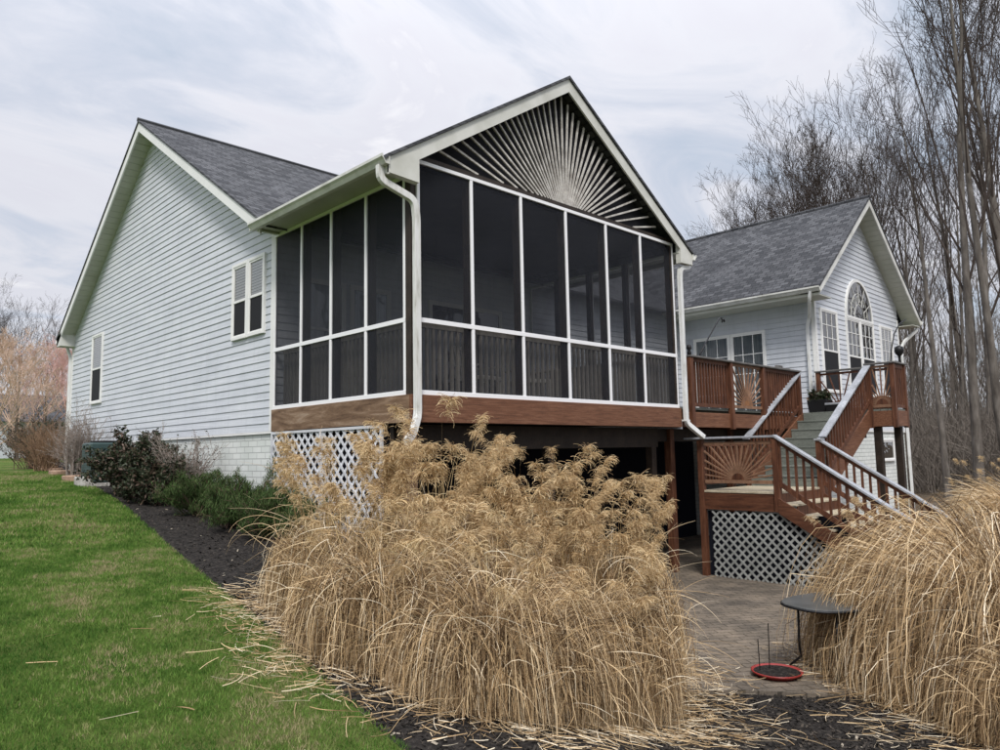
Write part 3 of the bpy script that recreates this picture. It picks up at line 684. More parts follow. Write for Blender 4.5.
for x, y in ((XT+.12, -1.62), (XD-.18, -1.9), (8.9, .6), (6.6, .6)):
    MB().box(x-.07, x+.07, y-.07, y+.07, -3.06, -.38).build('support_post', MT['darkwood'] if x > 10 else MT['redwood_z'], deck, bevel=.004)
# ================================================================== STAIRS
st = thing('staircase', 'two flights of wooden stairs turning at a lattice skirted landing', 'stairs', (7.5, -1.5, -3.05))
ZL = -1.52; LX0, LX1, LYB, LYF = 6.6, 8.4, -.04, -1.5
# upper flight descends towards -x
nst = 8; run = (XT-LX1)/nst; rise = -ZL/nst
tr = MB(); rs = MB()
for i in range(1, nst):
    x1 = XT-run*(i-1); x0 = XT-run*i; z = -rise*i
    tr.box(x0-.03, x1, -1.48, -.09, z-.035, z)
    rs.box(x1-.02, x1, -1.475, -.095, z, z+rise-.036)
rs.box(LX1-.02+0, LX1, -1.475, -.095, ZL, ZL+rise-.036)
tr.build('treads', MT['tread'], st, bevel=.004); rs.build('risers', MT['tread'], st)
def stringer_x(y):
    off = .12; a = (XT, y, -.02); b = (LX1-.05, y, ZL-.0)
    return [(XT, y, .0), (XT, y, -.36), (LX1+.25, y, ZL-.17), (LX1-.05, y, ZL-.17), (LX1-.05, y, ZL+.12)]
MB().prism(stringer_x(-1.49), (0, -.04, 0)).build('stringer', MT['redwood_x'], st); MB().prism(stringer_x(-.085), (0, .04, 0)).build('stringer', MT['redwood_x'], st)
def sloped_rail(p0, p1, nb, hb, parent, capm, name='handrail', zb=.75, over=.12, base=.1):
    """rail cap from p0 (top) to p1 (bottom), nb balusters below it"""
    p0, p1 = Vector(p0), Vector(p1); d = (p1-p0).normalized(); sh = Vector((0, 0, 1))
    c = MB().bar(p0-d*.02, p1+d*over, .145, .038); c.build(name+'_cap', capm, parent, bevel=.005)
    m_ = MB()
    m_.bar(p0-sh*.055, p1-sh*.055, .04, .08); m_.bar(p0-sh*zb, p1-sh*zb, .04, .08)
    for i in range(nb):
        p = p0.lerp(p1, (i+.5)/nb); q = .018; m_.box(p.x-q, p.x+q, p.y-q, p.y+q, p.z-zb, p.z-.05)
    m_.build('balusters', MT['redwood_z'], parent)
sloped_rail((XT-.02, -.035, .92), (LX1+.1, -.035, -.53), 17, 0, st, MT['cap'])
sloped_rail((XT+.02, -1.54, .97), (LX1+.16, -1.54, -.53), 18, 0, st, MT['cap'])
# landing
fl = MB()
for i in range(12): fl.box(LX0-.03+i*.152, LX0-.03+i*.152+.144, LYF+.02, LYB, ZL-.038, ZL)
fl.build('landing_floor', MT['treadpale'], st, bevel=.003)
MB().box(LX0-.02, LX0+.02, LYF, LYB, ZL-.34, ZL-.042).box(LX0+.02, LX1, LYB-.04, LYB, ZL-.34, ZL-.042).build('landing_rim', MT['redwood_y'], st)
ps = MB()
for x, y, z0 in ((LX0, LYB-.03, -3.06), (LX0, LYF, ZL-.34), (LX1, LYF, -3.06), (LX1, LYB-.03, -3.06)): post(ps, x, y, z0, -.60 if x < 7 else -.66, .052)
build_each(ps, 'newel_post', MT['redwood_z'], st)
MB().box(LX0-.075, LX0+.075, LYF-.02, LYB+.28, -.598, -.56).box(LX1-.08, LX1+.08, LYF-.08, LYF+.07, -.658, -.62).build('landing_cap', MT['cap'], st, bevel=.005)
sunburst(PY(LX0), LYF+.07, LYB-.1, ZL+.16, -.68, st, MT['raywood'], MT['redwood_z'], 17, .026)
bb = MB(); rail_run(bb, (LX0+.07, LYB-.03, 0), (LX1-.07, LYB-.03, 0), ZL+.1, -.66, 15); bb.build('balusters', MT['redwood_z'], st)
# lower flight descends towards -y
GZ = -3.05; nl = 8; rl_ = (ZL-GZ)/nl; rn = .295
tr = MB(); rs = MB()
for i in range(1, nl):
    y1 = LYF-rn*(i-1); y0 = LYF-rn*i; z = ZL-rl_*i
    tr.box(LX0-.035, LX1-.02, y0-.03, y1, z-.035, z); rs.box(LX0+.03, LX1-.03, y1-.02, y1, z, z+rl_-.036)
tr.build('treads', MT['treadpale'], st, bevel=.004, label='pale treads of the lower flight'); rs.build('risers', MT['redwood_z'], st)
for x in (LX0-.075, LX1-.04):
    MB().prism([(x, LYF-.03, ZL-.10), (x, LYF-rn*nl, GZ+.06), (x, LYF-rn*nl, GZ), (x, LYF-rn*nl+.3, GZ), (x, LYF-.03, ZL-.36)], (.04, 0, 0)).build('stringer', MT['redwood_y'], st)
yE = LYF-rn*nl+.1; sl = rl_/rn
sloped_rail((LX0, LYF-.0, -.575), (LX0, yE, -.575+sl*(yE-LYF)), 17, 0, st, MT['cap'], zb=.78)
sloped_rail((LX1, LYF-.0, -.63), (LX1, yE, -.63+sl*(yE-LYF)), 17, 0, st, MT['cap'], zb=.78)
ps = MB(); post(ps, LX0, yE, GZ, -.66+sl*(yE-LYF)); post(ps, LX1, yE, GZ, -.7+sl*(yE-LYF)); build_each(ps, 'newel_post', MT['redwood_z'], st)
Pll = lambda u, z, d: Vector((LX0+.0+d, u, z))
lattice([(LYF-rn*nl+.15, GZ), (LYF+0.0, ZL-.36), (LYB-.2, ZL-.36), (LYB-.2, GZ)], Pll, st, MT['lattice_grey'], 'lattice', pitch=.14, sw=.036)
MB().box(LX0+.1, LX0+.11, -3.6, -.1, -3.05, -2.2).box(LX0+.1, LX0+.11, -2.6, -.1, -2.2, -1.9).build('lattice_shade_backing', MT['shade_black'], st)  # dark sheets added as the shade behind the stair lattice

# ================================================================== ORNAMENTAL GRASS
def huem(name, stops, rough=.8, trans=0):
    def b(t, p):
        a = t.nodes.new('ShaderNodeAttribute'); a.attribute_name = 'hue'
        t.links.new(ramp(t, a.outputs['Fac'], stops), p.inputs['Base Color'])
        if trans:
            tl = t.nodes.new('ShaderNodeBsdfTranslucent'); t.links.new(ramp(t, a.outputs['Fac'], stops), tl.inputs[0])
            mx = t.nodes.new('ShaderNodeMixShader'); mx.inputs[0].default_value = trans
            t.links.new(p.outputs[0], mx.inputs[1]); t.links.new(tl.outputs[0], mx.inputs[2]); t.links.new(mx.outputs[0], t.nodes['Material Output'].inputs[0])
    return mat(name, rough=rough, spec=.2, build=b)
MT['straw'] = huem('dry_grass_blades', [(0, (.06, .038, .022)), (.30, (.20, .128, .068)), (.60, (.54, .375, .20)), (.85, (.78, .60, .37)), (1, (.94, .83, .64))], trans=.12)
MT['stem'] = huem('dry_grass_stems', [(0, (.30, .20, .09)), (.6, (.50, .37, .19)), (1, (.62, .48, .27))], trans=.1)
MT['plume'] = huem('dry_seed_heads', [(0, (.24, .155, .09)), (.5, (.62, .445, .235)), (1, (.90, .74, .48))], trans=.25)
def ribbons(P, wd, hue, face=None):
    """P (n,k,3) centre lines, wd (n,k) widths -> verts, faces, hue"""
    n, k, _ = P.shape
    T = np.gradient(P, axis=1); T /= np.linalg.norm(T, axis=2, keepdims=True)+1e-9
    a = nr.uniform(0, 2*np.pi, n); R = np.stack([np.cos(a), np.sin(a), nr.uniform(-.5, .5, n)], -1)[:, None, :]
    S = np.cross(T, R); S /= np.linalg.norm(S, axis=2, keepdims=True)+1e-9
    A = P-S*wd[..., None]/2; B = P+S*wd[..., None]/2
    V = np.stack([A, B], 2).reshape(-1, 3)
    b = (np.arange(n)[:, None]*k+np.arange(k-1)[None])*2; b = b.ravel()
    F = np.stack([b, b+1, b+3, b+2], -1)
    return V, F, np.repeat(hue, k*2)
def arcs(n, cx_, cy_, r, Lr, t0r, droop, k=9, az=None, azs=math.pi, zf=gz, power=1.6, wave=.055, basez=None, lean=(0, 0), reach=None, out=.2):
    """n blades springing from a disc; returns (n,k,3)"""
    rr = r*np.sqrt(nr.random(n)); aa = nr.uniform(0, 2*np.pi, n)
    bx_, by_ = cx_+rr*np.cos(aa), cy_+rr*np.sin(aa)
    phi = np.where(nr.random(n) < .7, aa, nr.uniform(0, 2*np.pi, n)) if az is None else az+nr.uniform(-azs, azs, n)
    Ln = nr.uniform(*Lr, n); t0 = nr.uniform(*t0r, n)+.35*rr/r; dr = nr.uniform(*droop, n)
    s = np.linspace(0, 1, k)
    th = t0[:, None]+dr[:, None]*s[None]**power
    th = np.minimum(th, 2.9)
    ph = phi[:, None]+np.cumsum(nr.normal(0, wave, (n, k)), 1)
    ds = (Ln/(k-1))[:, None]
    dx = np.sin(th)*np.cos(ph)*ds; dy = np.sin(th)*np.sin(ph)*ds; dz_ = np.cos(th)*ds
    dx[:, 0] = dy[:, 0] = dz_[:, 0] = 0
    X = bx_[:, None]+np.cumsum(dx, 1)+lean[0]*(s**1.5)[None]*Ln[:, None]; Y = by_[:, None]+np.cumsum(dy, 1)+lean[1]*(s**1.5)[None]*Ln[:, None]
    Zb = (zf(bx_, by_) if basez is None else np.full(n, basez)); Z = Zb[:, None]+np.cumsum(dz_, 1)
    if reach:
        R_e, H_e = reach; z0_ = float(zf(cx_, cy_)); ox, oy, oz = X-cx_, Y-cy_, Z-z0_
        sh_ = np.where(nr.random((n, 1)) > out, nr.normal(.93, .07, (n, 1)), nr.uniform(.8, 1.22, (n, 1)))+np.cumsum(nr.normal(0, .012, (n, k)), 1)
        q = np.sqrt((ox**2+oy**2)/R_e**2+np.maximum(oz, 0)**2/H_e**2)+1e-6; f = np.minimum(1, sh_/q); X, Y, Z = cx_+ox*f, cy_+oy*f, z0_+oz*f
    g = zf(X, Y)+.01+nr.random((n, 1))*.08
    Z = np.maximum(Z, g)
    return np.stack([X, Y, Z], -1)
def taper(n, k, w0, w1=.25):
    return nr.uniform(.6, 1.2, (n, 1))*w0*np.interp(np.linspace(0, 1, k), [0, .3, 1], [.9, 1, w1])[None]
# plume prototypes (a drooping feathery seed head, springing from the local origin towards +x)
plume_me = []
for v in range(4):
    n = 110; k = 6
    ax = np.stack([np.linspace(0, .10, 12), np.zeros(12), .20*np.sin(np.linspace(0, 1.7, 12))], -1)
    idx = nr.integers(2, 12, n); base = ax[idx]
    ph = nr.normal(0, .9, n); s = np.linspace(0, 1, k)
    th = nr.uniform(.3, 1.1, n)[:, None]+nr.uniform(1.0, 2.1, n)[:, None]*s[None]
    ds = (nr.uniform(.06, .16, n)/(k-1))[:, None]; q = ph[:, None]+np.cumsum(nr.normal(0, .25, (n, k)), 1)
    d = np.stack([np.sin(th)*np.cos(q)*ds, np.sin(th)*np.sin(q)*ds, np.cos(th)*ds], -1); d[:, 0] = 0
    P = base[:, None, :]+np.cumsum(d, 1)
    V, F, H = ribbons(P, np.full((n, k), .0036), nr.random(n))
    o = np_mesh('seed_plume', V, F, None, hue=H); plume_me.append(o.data); o.data.materials.append(MT['plume']); bpy.data.objects.remove(o)
def grass_clump(name_label, cx_, cy_, r, nb, L_, t0, dr, plumes=0, PL=(1.7, 2.3), pt=(.1, .5), extra=None, w_=.0065, lean=(0, 0), seedv=0, pdr=(.2, .7), hs=(0, 1), reach=None, mess=0, heads=26, pw=1.5, outl=.15, group='dry ornamental grass clumps beside the patio'):
    t = thing('ornamental_grass', name_label, 'grass clump', (cx_, cy_, gh(cx_, cy_)), group)
    P = arcs(nb, cx_, cy_, r, L_, t0, dr, lean=lean, reach=reach, power=pw, k=11, out=outl); k = P.shape[1]
    V, F, H = ribbons(P, taper(nb, k, w_), nr.uniform(hs[0], hs[1], nb))
    if mess:
        # curled broken leaves tangled through the clump
        R_e, H_e = reach; a = nr.uniform(0, 2*np.pi, mess); q = nr.uniform(.35, 1.0, mess); e = nr.uniform(.05, 1.2, mess)
        bx_, by_ = cx_+np.cos(a)*np.cos(e)*R_e*q, cy_+np.sin(a)*np.cos(e)*R_e*q; bz_ = gz(bx_, by_)+np.sin(e)*H_e*q*.9
        kk = 9; ss = np.linspace(0, 1, kk); ph = a[:, None]+nr.normal(0, .9, (mess, 1))+nr.normal(0, 1.1, (mess, 1))*ss[None]
        th = nr.uniform(.2, 1.7, (mess, 1))+nr.uniform(.4, 2.2, (mess, 1))*ss[None]; ds = (nr.uniform(.25, .75, mess)/(kk-1))[:, None]
        d = np.stack([np.sin(th)*np.cos(ph)*ds, np.sin(th)*np.sin(ph)*ds, np.cos(th)*ds], -1)
        Q = np.stack([bx_, by_, bz_], -1)[:, None]+np.cumsum(d, 1); Q[..., 2] = np.maximum(Q[..., 2], gz(Q[..., 0], Q[..., 1])+.02)
        v2, f2, h2_ = ribbons(Q, taper(mess, kk, w_*.8), nr.uniform(.5, 1.1, mess)); F = np.concatenate([F, f2+len(V)]); V = np.concatenate([V, v2]); H = np.concatenate([H, h2_])
    np_mesh('blades', V, F, MT['straw'], t, hue=H)
    if plumes:
        # stems; every fifth carries a plume object, the rest end in fine wisps
        P = arcs(plumes, cx_, cy_, r*.9, PL, pt, pdr, k=9, wave=.05, power=2.2, lean=lean)
        if reach:
            q = np.hypot(P[..., 0]-cx_, P[..., 1]-cy_)+1e-6; lm_ = reach[0]*.78; f = lm_*np.tanh(q/lm_)/q
            P[..., 0] = cx_+(P[..., 0]-cx_)*f; P[..., 1] = cy_+(P[..., 1]-cy_)*f
        ns_ = min(plumes, 24)
        V, F, H = ribbons(P, taper(plumes, 9, .0065, .5), nr.random(plumes))
        np_mesh('stems', V, F, MT['stem'], t, hue=H)
        base = np.array(wloc(t))
        d = P[:, -1]-P[:, -3]; az = np.arctan2(d[:, 1], d[:, 0])
        camd = -(P[:, -1, 0]+P[:, -1, 1])+P[:, -1, 2]*2    # plumes that show: outer, upper ones
        order = np.argsort(-camd)
        show = order[:ns_]
        for i in show:
            o = bpy.data.objects.new('seed_plume', plume_me[rng.randrange(4)]); col.objects.link(o); o.parent = t
            o.location = Vector(P[i, -1]-base); o.rotation_euler = (rng.uniform(-.3, .3), rng.uniform(-.2, .5), az[i]+rng.uniform(-.4, .4)); q = rng.uniform(.6, 1.1); o.scale = (q, q, q)
        rest = order[ns_:ns_+heads]
        if len(rest):
            m = len(rest); VV, FF, HH = [], [], []; c = 0
            for i in rest:
                me = plume_me[rng.randrange(4)]; co = np.empty(len(me.vertices)*3, np.float32); me.vertices.foreach_get('co', co); co = co.reshape(-1, 3)
                fa = np.empty(len(me.loops), np.int32); me.loops.foreach_get('vertex_index', fa); fa = fa.reshape(-1, 4)
                ca, sa = math.cos(az[i]), math.sin(az[i]); q = rng.uniform(.55, 1.05); co = co*q
                VV.append(np.stack([co[:, 0]*ca-co[:, 1]*sa, co[:, 0]*sa+co[:, 1]*ca, co[:, 2]], -1)+P[i, -1]); FF.append(fa+c); c += len(co); HH.append(np.repeat(nr.random(len(co)//2), 2))
            o = np_mesh('seed_heads', np.concatenate(VV), np.concatenate(FF), MT['plume'], t, hue=np.concatenate(HH)); o['kind'] = 'stuff'
    return t
# big clump group in front of the porch
grass_clump('leftmost dry grass clump, drooping straw skirt beside the lawn edge', -1.58, -1.08, .32, 8500, (.8, 2.7), (.0, .4), (1.2, 2.9), 200, (.9, 1.75), (.0, .35), hs=(.0, .95), reach=(.76, 1.52), mess=400, heads=30, outl=.02)
grass_clump('tallest dry grass clump with feathery plumes under the porch corner downspout', -.85, -1.5, .42, 9500, (1.2, 3.4), (.0, .42), (.5, 2.3), 300, (1.2, 2.4), (.0, .4), reach=(.86, 1.82), mess=600, heads=62, outl=.05, pw=1.9)
grass_clump('dry grass clump with feathery plumes leaning in front of the dark porch underside', -.10, -2.15, .42, 9500, (1.2, 3.4), (.0, .42), (.5, 2.3), 300, (1.2, 2.45), (.0, .45), reach=(.88, 1.92), mess=600, heads=62, outl=.05, pw=1.9)
grass_clump('dry grass clump bulging over the patio just left of the paving and table', .28, -2.68, .42, 9500, (1.3, 3.8), (.0, .42), (.5, 2.2), 300, (1.1, 2.15), (.0, .5), reach=(.74, 1.95), mess=500, heads=42, outl=.015, pw=1.8)
grass_clump('low skirt of dry grass hanging over the lawn edge in front of the tall clumps', -1.80, -2.05, .40, 8000, (.6, 2.6), (.0, .55), (1.2, 2.9), 40, (.9, 1.4), (.0, .5), hs=(0, .95), reach=(.82, 1.25), mess=600, heads=6, outl=.03)
grass_clump('low front clump of tangled straw, nearest the lawn corner and the camera', -1.48, -2.98, .42, 8500, (.6, 2.8), (.0, .6), (1.2, 2.9), 40, (.9, 1.4), (.0, .5), hs=(0, .95), reach=(.92, 1.22), mess=800, heads=6, outl=.04)
grass_clump('rounded front clump of straw, nearest the bare mulch and the patio edge', -.48, -3.05, .42, 8500, (.6, 3.1), (.0, .45), (.9, 2.6), 60, (1.0, 1.6), (.0, .5), hs=(0, .95), reach=(.78, 1.5), mess=500, heads=14, outl=.03)
# mounds at the right
grass_clump('large rounded straw mound at the right edge, combed over towards the table', 3.5, -5.45, .5, 24000, (2.4, 6.2), (.0, 1.0), (1.4, 2.7), 0, w_=.0075, hs=(.05, 1), reach=(1.98, 1.98), mess=350, pw=1.1, outl=.03)
grass_clump('second straw mound, behind the large rounded one at the right edge', 6.4, -5.2, .5, 10000, (2.8, 6.6), (.0, .9), (1.5, 2.9), 0, w_=.010, hs=(.2, 1), reach=(1.45, 2.12), mess=60, pw=1.1, outl=.03)
grass_clump('straw clump in front of the large mound, cut by the right frame corner', 2.0, -6.05, .4, 8500, (1.2, 3.4), (.0, .8), (1.6, 3.0), 0, hs=(.0, .9), reach=(.98, 1.15), mess=450, pw=1.1, outl=.06)
for i, (px_, py_, lb) in enumerate(((19.5, -2.6, 'distant pale grass clump right beside the corner of the wing'), (22.5, -3.9, 'distant pale grass clump between the wing and the woods'))):
    grass_clump(lb, px_, py_, .6, 1500, (1.3, 2.2), (.0, .5), (.8, 2.0), 60, (1.5, 2.1), (0, .5), w_=.02, hs=(.3, 1), group='pale grass clumps beyond the wing')
t = grass_clump('few pale reed stems with seed heads standing before the stair rail', 4.6, -4.2, .2, 80, (.8, 1.4), (.0, .3), (.4, 1.2), 9, (1.3, 1.75), (0, .3), w_=.008, hs=(.6, 1))
# straw litter round the clumps
def litter(n, xs, ys_, keep, Lr=(.06, .34), w0=.0038):
    x = nr.uniform(*xs, n); y = nr.uniform(*ys_, n); m = keep(x, y); x, y = x[m], y[m]; n = len(x); k = 5
    a = nr.uniform(0, 2*np.pi, n); bend = nr.normal(0, .35, n); s = np.linspace(-.5, .5, k); Ln = nr.uniform(*Lr, n)
    ph = a[:, None]+bend[:, None]*s[None]*2
    X = x[:, None]+np.cumsum(np.cos(ph)*(Ln/k)[:, None], 1); Y = y[:, None]+np.cumsum(np.sin(ph)*(Ln/k)[:, None], 1)
    Z = np.maximum(gz(X, Y), np.where((X > .2) & (Y > -2.7-.9*(X-.25)), -3.05, -9))+.015+nr.random((n, 1))*.05
    return ribbons(np.stack([X, Y, Z], -1), np.full((n, k), w0)*nr.uniform(.6, 1.3, (n, 1)), nr.uniform(.35, 1.1, n))
def near_clump(x, y):
    d = np.full(x.shape, 9.)
    for cx_, cy_ in ((-1.55, -1.05), (-.95, -1.5), (-.15, -2.1), (.4, -2.68), (-1.80, -2.05), (-1.48, -2.98), (-.25, -3.1)): d = np.minimum(d, np.hypot(x-cx_, y-cy_))
    return nr.random(x.shape) < np.clip(1.42-d, 0, 1)**1.1
def near2(x, y):
    d = np.minimum(np.hypot(x-3.3, y+5.3)-.4, np.hypot(x-2, y+6)); return nr.random(x.shape) < np.clip(1.9-d, 0, 1)
parts = [litter(34000, (-3.3, 2.4), (-4.6, .6), near_clump), litter(7000, (.4, 4.8), (-7.3, -3.2), near2),
         litter(40, (-2.2, 1.2), (-5.6, -3.0), lambda x, y: x > -9, (.1, .6), .006), litter(14, (-4.8, -2.6), (-3.5, 3), lambda x, y: x > -9, (.08, .3), .006)]
V = []; F = []; H = []; c = 0
for v, f, h in parts: V.append(v); F.append(f+c); H.append(h); c += len(v)
tag(np_mesh('straw_litter', np.concatenate(V), np.concatenate(F), MT['straw'], hue=np.concatenate(H)), 'fallen straw scattered on mulch and lawn round the dry grass', 'straw', kind='stuff')
# ------------------------------------------------------------------ lawn blades and mulch chips
MT['blade'] = huem('lawn_blades', [(0, (.05, .12, .018)), (.45, (.115, .215, .036)), (.75, (.19, .275, .068)), (.92, (.28, .27, .12)), (1, (.35, .30, .17))], trans=.2)
n = 230000
y = np.concatenate([nr.uniform(-3.9, 3, int(n*.7)), nr.uniform(3, 14, n-int(n*.7))]); x = ebed(y)-nr.uniform(-.03, 3.4, n)**1.0
keep = (x > -5.6) | (y > 3)
x, y = x[keep], y[keep]; n = len(x)
hh = nr.uniform(.018, .042, n)*np.where(y > 3, 1.3, 1); a = nr.uniform(0, 2*np.pi, n); ln = nr.uniform(.0, .9, n); wd = nr.uniform(.0022, .0042, n)*np.where(y > 3, 2, 1)
z = gz(x, y)-.004; a2 = nr.uniform(0, 2*np.pi, n)
V = np.stack([np.stack([x-np.cos(a2)*wd, y-np.sin(a2)*wd, z], -1), np.stack([x+np.cos(a2)*wd, y+np.sin(a2)*wd, z], -1), np.stack([x+np.cos(a)*ln*hh, y+np.sin(a)*ln*hh, z+hh], -1)], 1).reshape(-1, 3)
patch = np.full(n, .47); gg = np.random.default_rng(5)
for oc in range(26):
    fq = 1.1*1.16**oc; an = gg.uniform(0, 2*np.pi); patch += .085*(1.0 if oc < 14 else .8)*np.sin((x*np.cos(an)+y*np.sin(an))*fq*1.6+gg.uniform(0, 6.3)+1.3*np.sin((x*np.sin(an)-y*np.cos(an))*fq*.7))
hue = np.repeat(np.clip(patch+nr.normal(0, .22, n), 0, 1), 3)
tag(np_mesh('grass', V, np.arange(3*n).reshape(-1, 3), MT['blade'], hue=hue), 'short mown lawn grass', 'grass', kind='stuff')
MT['chip'] = huem('bark_chips', [(0, (.008, .007, .006)), (.6, (.03, .026, .023)), (.9, (.075, .062, .05)), (1, (.32, .28, .22))])
n = 42000
y = nr.uniform(-6.8, 9, n); y = np.where(nr.random(n) < .6, nr.uniform(-6.8, 0, n), y); x = ebed(y)+nr.uniform(0, 4.6, n)**1.0
keep = ~((x > .2) & (y > -2.7-.95*(x-.25))) & ~((x > -.0) & (y > 0)); x, y = x[keep], y[keep]; n = len(x)
a = nr.uniform(0, 2*np.pi, n); l_ = nr.uniform(.005, .02, n); w2 = l_*nr.uniform(.25, .6, n); z = gz(x, y)+.006
ux, uy = np.cos(a), np.sin(a); ti = nr.normal(0, .35, n); tj = nr.normal(0, .35, n)
C = np.stack([x, y, z+.004], -1); U = np.stack([ux*l_, uy*l_, ti*l_], -1); W_ = np.stack([-uy*w2, ux*w2, tj*w2], -1)
V = np.stack([C-U-W_, C+U-W_, C+U+W_, C-U+W_], 1).reshape(-1, 3)
hue = np.repeat(np.where(nr.random(n) < .03, 1, nr.uniform(0, .9, n)), 4)
tag(np_mesh('bark_mulch', V, np.arange(4*n).reshape(-1, 4), MT['chip'], hue=hue), 'loose dark bark chips in the planting bed', 'mulch', kind='stuff')

# ================================================================== TREES
MT['bark'] = vary('grey_bark', [(.3, (.06, .052, .046)), (.5, (.115, .102, .09)), (.7, (.19, .172, .155))], (1, 1, .25), 6, .9, .02, detail=8, spec=.1)
MT['twig'] = mat('dark_twigs', (.058, .046, .040), .9, spec=.1)
MT['twig_far'] = mat('brown_far_twigs', (.19, .165, .142), .9, spec=.1)
MT['twig_pink'] = mat('pink_budding_twigs', (.60, .38, .34), .9, spec=.1)
MT['twig_tan'] = mat('tan_budding_twigs', (.58, .42, .32), .9, spec=.1)
def tubes_np(P, Rr, sides=3):
    """P (n,k,3), Rr (n,k) -> V,F"""
    n, k, _ = P.shape; T = np.gradient(P, axis=1); T /= np.linalg.norm(T, axis=2, keepdims=True)+1e-9
    ref = np.array([.31, .17, .93]); A = np.cross(T, ref+np.zeros_like(T)); A /= np.linalg.norm(A, axis=2, keepdims=True)+1e-9; B = np.cross(T, A)
    ang = np.arange(sides)*2*np.pi/sides
    V = P[:, :, None, :]+Rr[:, :, None, None]*(A[:, :, None, :]*np.cos(ang)[None, None, :, None]+B[:, :, None, :]*np.sin(ang)[None, None, :, None])
    b = (np.arange(n)[:, None]*k+np.arange(k-1)[None]).ravel()*sides; Fs = []
    for j in range(sides):
        j2 = (j+1) % sides; Fs.append(np.stack([b+j, b+j2, b+sides+j2, b+sides+j], -1))
    return V.reshape(-1, 3), np.concatenate(Fs)
def branch_level(P, Rr, cnt, lo, hi, lr, ang, k, rr, up, g, wob=.12, minr=.004):
    """spawn cnt children on each of the n parents; returns child paths"""
    n, kp, _ = P.shape; N_ = n*cnt; pi_ = np.repeat(np.arange(n), cnt)
    t = g.uniform(lo, hi, N_); f = t*(kp-1); i0 = np.minimum(f.astype(int), kp-2); fr = (f-i0)[:, None]
    S = P[pi_, i0]*(1-fr)+P[pi_, i0+1]*fr; T = P[pi_, i0+1]-P[pi_, i0]; T /= np.linalg.norm(T, axis=1, keepdims=True)+1e-9
    R0 = (Rr[pi_, i0]*(1-fr[:, 0])+Rr[pi_, i0+1]*fr[:, 0])
    plen = np.linalg.norm(np.diff(P, axis=1), axis=2).sum(1)[pi_]
    rv = g.normal(0, 1, (N_, 3)); rv -= T*(rv*T).sum(1, keepdims=True); rv /= np.linalg.norm(rv, axis=1, keepdims=True)+1e-9
    a = g.uniform(*ang, N_)[:, None]; D_ = T*np.cos(a)+rv*np.sin(a)
    Ln = plen*g.uniform(*lr, N_)*(1.15-.6*t)
    pts = [S]; d = D_
    for q in range(k-1):
        d = d+np.array([0, 0, up])/(k-1)+g.normal(0, wob, (N_, 3)); d /= np.linalg.norm(d, axis=1, keepdims=True); pts.append(pts[-1]+d*(Ln/(k-1))[:, None])
    r0 = np.maximum(R0*rr, minr); RR = r0[:, None]*np.linspace(1, .35, k)[None]; RR = np.maximum(RR, minr*.8)
    return np.stack(pts, 1), RR
def tree_mesh(seed, H, r0, lean=.03, clear=.3, limbs=16, fine=1, minr=.009, fork=0, lr1=(.26, .46), a1=(.28, .62), mt=None, spread=1):
    g = np.random.default_rng(seed); k = 12
    d = np.array([g.normal(0, lean*.5), g.normal(0, lean*.5), 1.]); pts = [np.array([0, 0, -.3])]
    for i in range(k-1):
        d = d+g.normal(0, .018, 3)*[1, 1, .2]; d /= np.linalg.norm(d); pts.append(pts[-1]+d*(H*.92)/(k-1))
    P0 = np.array(pts)[None]; s = np.linspace(0, 1, k); R0 = (r0*(1-s)**.75+minr)[None]; R0[0, 0] *= 1.35
    P1, R1 = branch_level(P0, R0, limbs, clear, .97, lr1, a1, 8, .36, .7, g, .06, minr)
    P2, R2_ = branch_level(P1, R1, 6, .25, .97, (.35, .6), (.3, .65), 6, .42, .6, g, .08, minr)
    P3, R3 = branch_level(P2, R2_, 4, .25, 1, (.4, .7), (.3, .7), 5, .5, .25, g, .14, minr)
    out = [tubes_np(P1, R1, 5), tubes_np(P2, R2_, 4), tubes_np(P3, R3, 3)]
    if fine:
        P4, R4 = branch_level(P3, R3, fine, .2, 1, (.5, .8), (.3, .8), 3, .7, .15, g, .15, minr)
        out.append(tubes_np(P4, R4, 3))
    V = []; F = []; c = 0
    for v, f in out: V.append(v); F.append(f+c); c += len(v)
    tv, tf_ = tubes_np(P0, R0, 9)
    return (tv, tf_), (np.concatenate(V), np.concatenate(F))
protos = {}
def proto(key, bark, twig, **kw):
    (tv, tf_), (v, f) = tree_mesh(**kw)
    a = np_mesh('trunk', tv, tf_, MT[bark], smooth=True); b = np_mesh('branches', v, f, MT[twig]); protos[key] = (a.data, b.data, kw['H'])
    bpy.data.objects.remove(a); bpy.data.objects.remove(b)
def tree(key, x, y, h, label, rot, group, cat='tree', name='bare_tree', sink=0, w_=1.0):
    tm, bm, H = protos[key]; t = thing(name, label, cat, (x, y, gh(x, y)-sink), group)
    s = h/H
    t.scale = (s*w_, s*w_, s); t.rotation_euler = (0, 0, rot)
    for nm, me in (('trunk', tm), ('branches', bm)):
        o = bpy.data.objects.new(nm, me); col.objects.link(o); o.parent = t
    return t
proto('tall_a', 'bark', 'twig', seed=1, H=22, r0=.16, clear=.34, limbs=13, fine=2, minr=.008)
proto('tall_b', 'bark', 'twig', seed=2, H=22, r0=.145, clear=.28, limbs=14, fine=2, minr=.006, lean=.05)
proto('tall_c', 'bark', 'twig', seed=3, H=20, r0=.13, clear=.25, limbs=13, fine=2, minr=.006, lean=.06)
proto('round_a', 'bark', 'twig', seed=4, H=16, r0=.18, clear=.14, limbs=26, fine=2, minr=.008, lr1=(.5, .85), a1=(.25, .6))
proto('round_b', 'bark', 'twig', seed=14, H=16, r0=.16, clear=.12, limbs=38, fine=3, minr=.008, lean=.0, lr1=(.5, .8), a1=(.2, .55))
